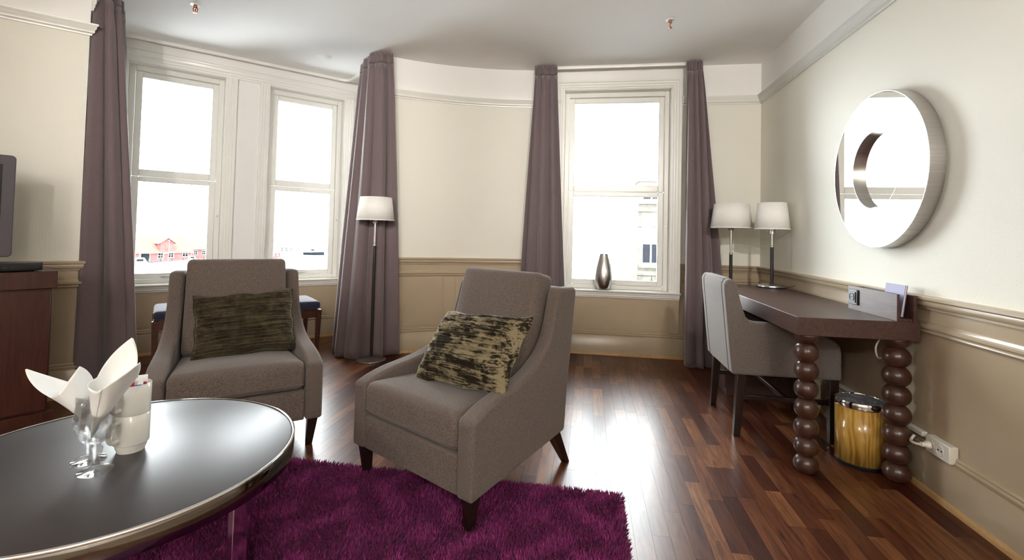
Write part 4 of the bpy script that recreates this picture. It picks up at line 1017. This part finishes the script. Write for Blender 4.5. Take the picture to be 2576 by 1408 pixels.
def boat(label, x, y, rz, Ln, hullm, name='motor_boat', zc=-6.5, cabin=True):
    b_ = thing(name, label, 'boat', (x, y, zc), rz); Wd = Ln*.27; hh = Ln*.14
    def f(i, j):
        t = i; w_ = Wd/2*(1-max(0,(t-.45)/.55)**2.2)*(.82+.18*min(1,t*4)); k = 2*j-1; up = hh*(1+.35*t*t)
        a = k*math.pi/2; return ((t-.5)*Ln, w_*math.sin(a)*(1 if abs(k) < 1 else 1), up*(1-math.cos(a)**.7) - .15)
    MB().grid(20, 15, f).build('hull', hullm, b_, smooth=180, solid=.05)
    MB().grid(20, 5, lambda i, j: ((i-.5)*Ln, (2*j-1)*Wd/2*(1-max(0,(i-.45)/.55)**2.2)*(.80+.18*min(1,i*4))*.97, hh*(1+.35*i*i)-.22)).build('deck', m_whitewood, b_, smooth=0)
    if cabin:
        c = MB().hexa([(-.18*Ln,-Wd*.32,hh*.8),(.16*Ln,-Wd*.30,hh*.8),(.16*Ln,Wd*.30,hh*.8),(-.18*Ln,Wd*.32,hh*.8)], [(-.16*Ln,-Wd*.26,hh*2.1),(.06*Ln,-Wd*.24,hh*2.1),(.06*Ln,Wd*.24,hh*2.1),(-.16*Ln,Wd*.26,hh*2.1)]).build('cabin', m_hull, b_, bevel=.04)
        for s in (-1, 1): MB().box(-.12*Ln, .03*Ln, s*Wd*.295-.02, s*Wd*.295+.02, hh*1.45, hh*1.85).build('cabin_window', m_dark, c)
        MB().tube([(-.05*Ln,0,hh*2.0),(-.05*Ln,0,hh*3.4)], .03, 6).build('mast', m_whitewood, b_)
    return b_
boat('white motor boat with cabin moored nearest in the harbour', -79.2, 73.6, math.radians(58), 6.4, m_hull)
boat('low white boat moored along the pier by the boathouse', -80.3, 82.3, math.radians(66), 6.0, m_hull, cabin=False)
boat('small white cabin boat beside the low white boat', -84.5, 90.5, math.radians(60), 4.6, m_hull)
boat('dark hulled ship moored in the distance', -82.6, 133.6, math.radians(5), 6.4, m_darkhull, 'ship')
pr = thing('timber_pier', 'grey timber pier in front of the boathouse', 'pier', (-83.6, 80.5, -6.5), math.radians(68))
for k in range(16): MB().box(-1.2+.95*k, -.3+.95*k, 0, 1.6, .62, .70).build('deck_plank', m_tim, pr)
for k in range(8): MB().lathe([(0,-.4),(.10,-.4),(.10,1.25),(0,1.25)], 8, (-1+2*k, .05, 0)).build('post', m_tim, pr)
# stone building across the street
sb = thing('stone_building', 'grey stone town building with white sash windows', 'building', (2.32, 22.72, 0))
cols_ = [(.15,1.07),(2.2,3.1),(4.2,5.1)]; rows_ = [(-3.95,-2.2),(-.16,1.60),(2.81,3.50)]
wb = MB(); xs = [0]+[v for c in cols_ for v in c]+[7.0]
for k in range(0, len(xs)-1):
    if k % 2 == 0: wb.box(xs[k], xs[k+1], 0, .5, -7.0, 3.72)
    else:
        zz = [-7.0]+[v for r in rows_ for v in r]+[3.72]
        for q in range(0, len(zz)-1, 2): wb.box(xs[k], xs[k+1], 0, .5, zz[q], zz[q+1])
wb.build('walls', m_stone, sb, smooth=0)
MB().box(0, 7, .5, 9, -7, 3.72).build('core', m_stone, sb, smooth=0)
MB().box(-.12, 7.12, -.15, 9.1, 3.72, 3.86).build('roof', m_hull, sb)
for z0 in (2.30, -.66, -4.6): MB().box(-.06, 7.06, -.09, 0, z0, z0+.22).build('string_course', m_stone, sb, bevel=.02)
rg = random.Random(3)
for z0 in [(-1.9+.31*k) for k in range(17)]:
    if any(abs(z0+.15-c-.11) < .25 for c in (2.30,-.66)): continue
    x = 0
    k = 0
    while x < 2.15:
        w_ = rg.uniform(.35,.7); x1 = min(x+w_, 2.2)
        for a, c in [(x, x1)]:
            hit = any(c > cx0-.12 and a < cx1+.12 and z0+.31 > r0-.12 and z0 < r1+.22 for cx0, cx1 in cols_ for r0, r1 in rows_)
            if not hit: MB().box(a+.012, c-.012, -rg.uniform(.02,.05), .01, z0+.012, z0+.298).build('stone', m_stone, sb, smooth=0, bevel=.012, bseg=1)
        x = x1
for cx0, cx1 in cols_:
    for r0, r1 in rows_:
        f = MB(); rframe(f, cx0, cx1, r0, r1, .09, .08, .16); zm = r0+(r1-r0)*.57; xm = (cx0+cx1)/2
        f.box(cx0+.09, cx1-.09, .06, .15, zm-.05, zm+.05).box(xm-.035, xm+.035, .08, .15, r0+.09, zm-.05)
        for t in (1/3, 2/3): xx = cx0+.09+(cx1-cx0-.18)*t; f.box(xx-.02, xx+.02, .08, .15, zm+.05, r1-.09)
        fo_ = f.build('sash_frame', m_whitewood, sb)
        for a, c in ((cx0+.09, xm-.035), (xm+.035, cx1-.09)): MB().box(a, c, .11, .13, r0+.09, zm-.05).build('pane', plain('dim_pane', (.010,.011,.014), .8, spec=.02) if 'dim_pane' not in bpy.data.materials else bpy.data.materials['dim_pane'], fo_)
        for t in range(3):
            a = cx0+.09+(cx1-cx0-.18)*t/3+.02; c = cx0+.09+(cx1-cx0-.18)*(t+1)/3-.02
            MB().box(a, c, .11, .13, zm+.05, r1-.09).build('pane', m_hull, fo_)
        MB().box(cx0-.12, cx1+.12, -.10, .08, r0-.16, r0).build('window_sill', m_stone, sb, bevel=.02)
        MB().box(cx0-.15, cx1+.15, -.07, .06, r1, r1+.24).build('lintel', m_stone, sb, bevel=.02)
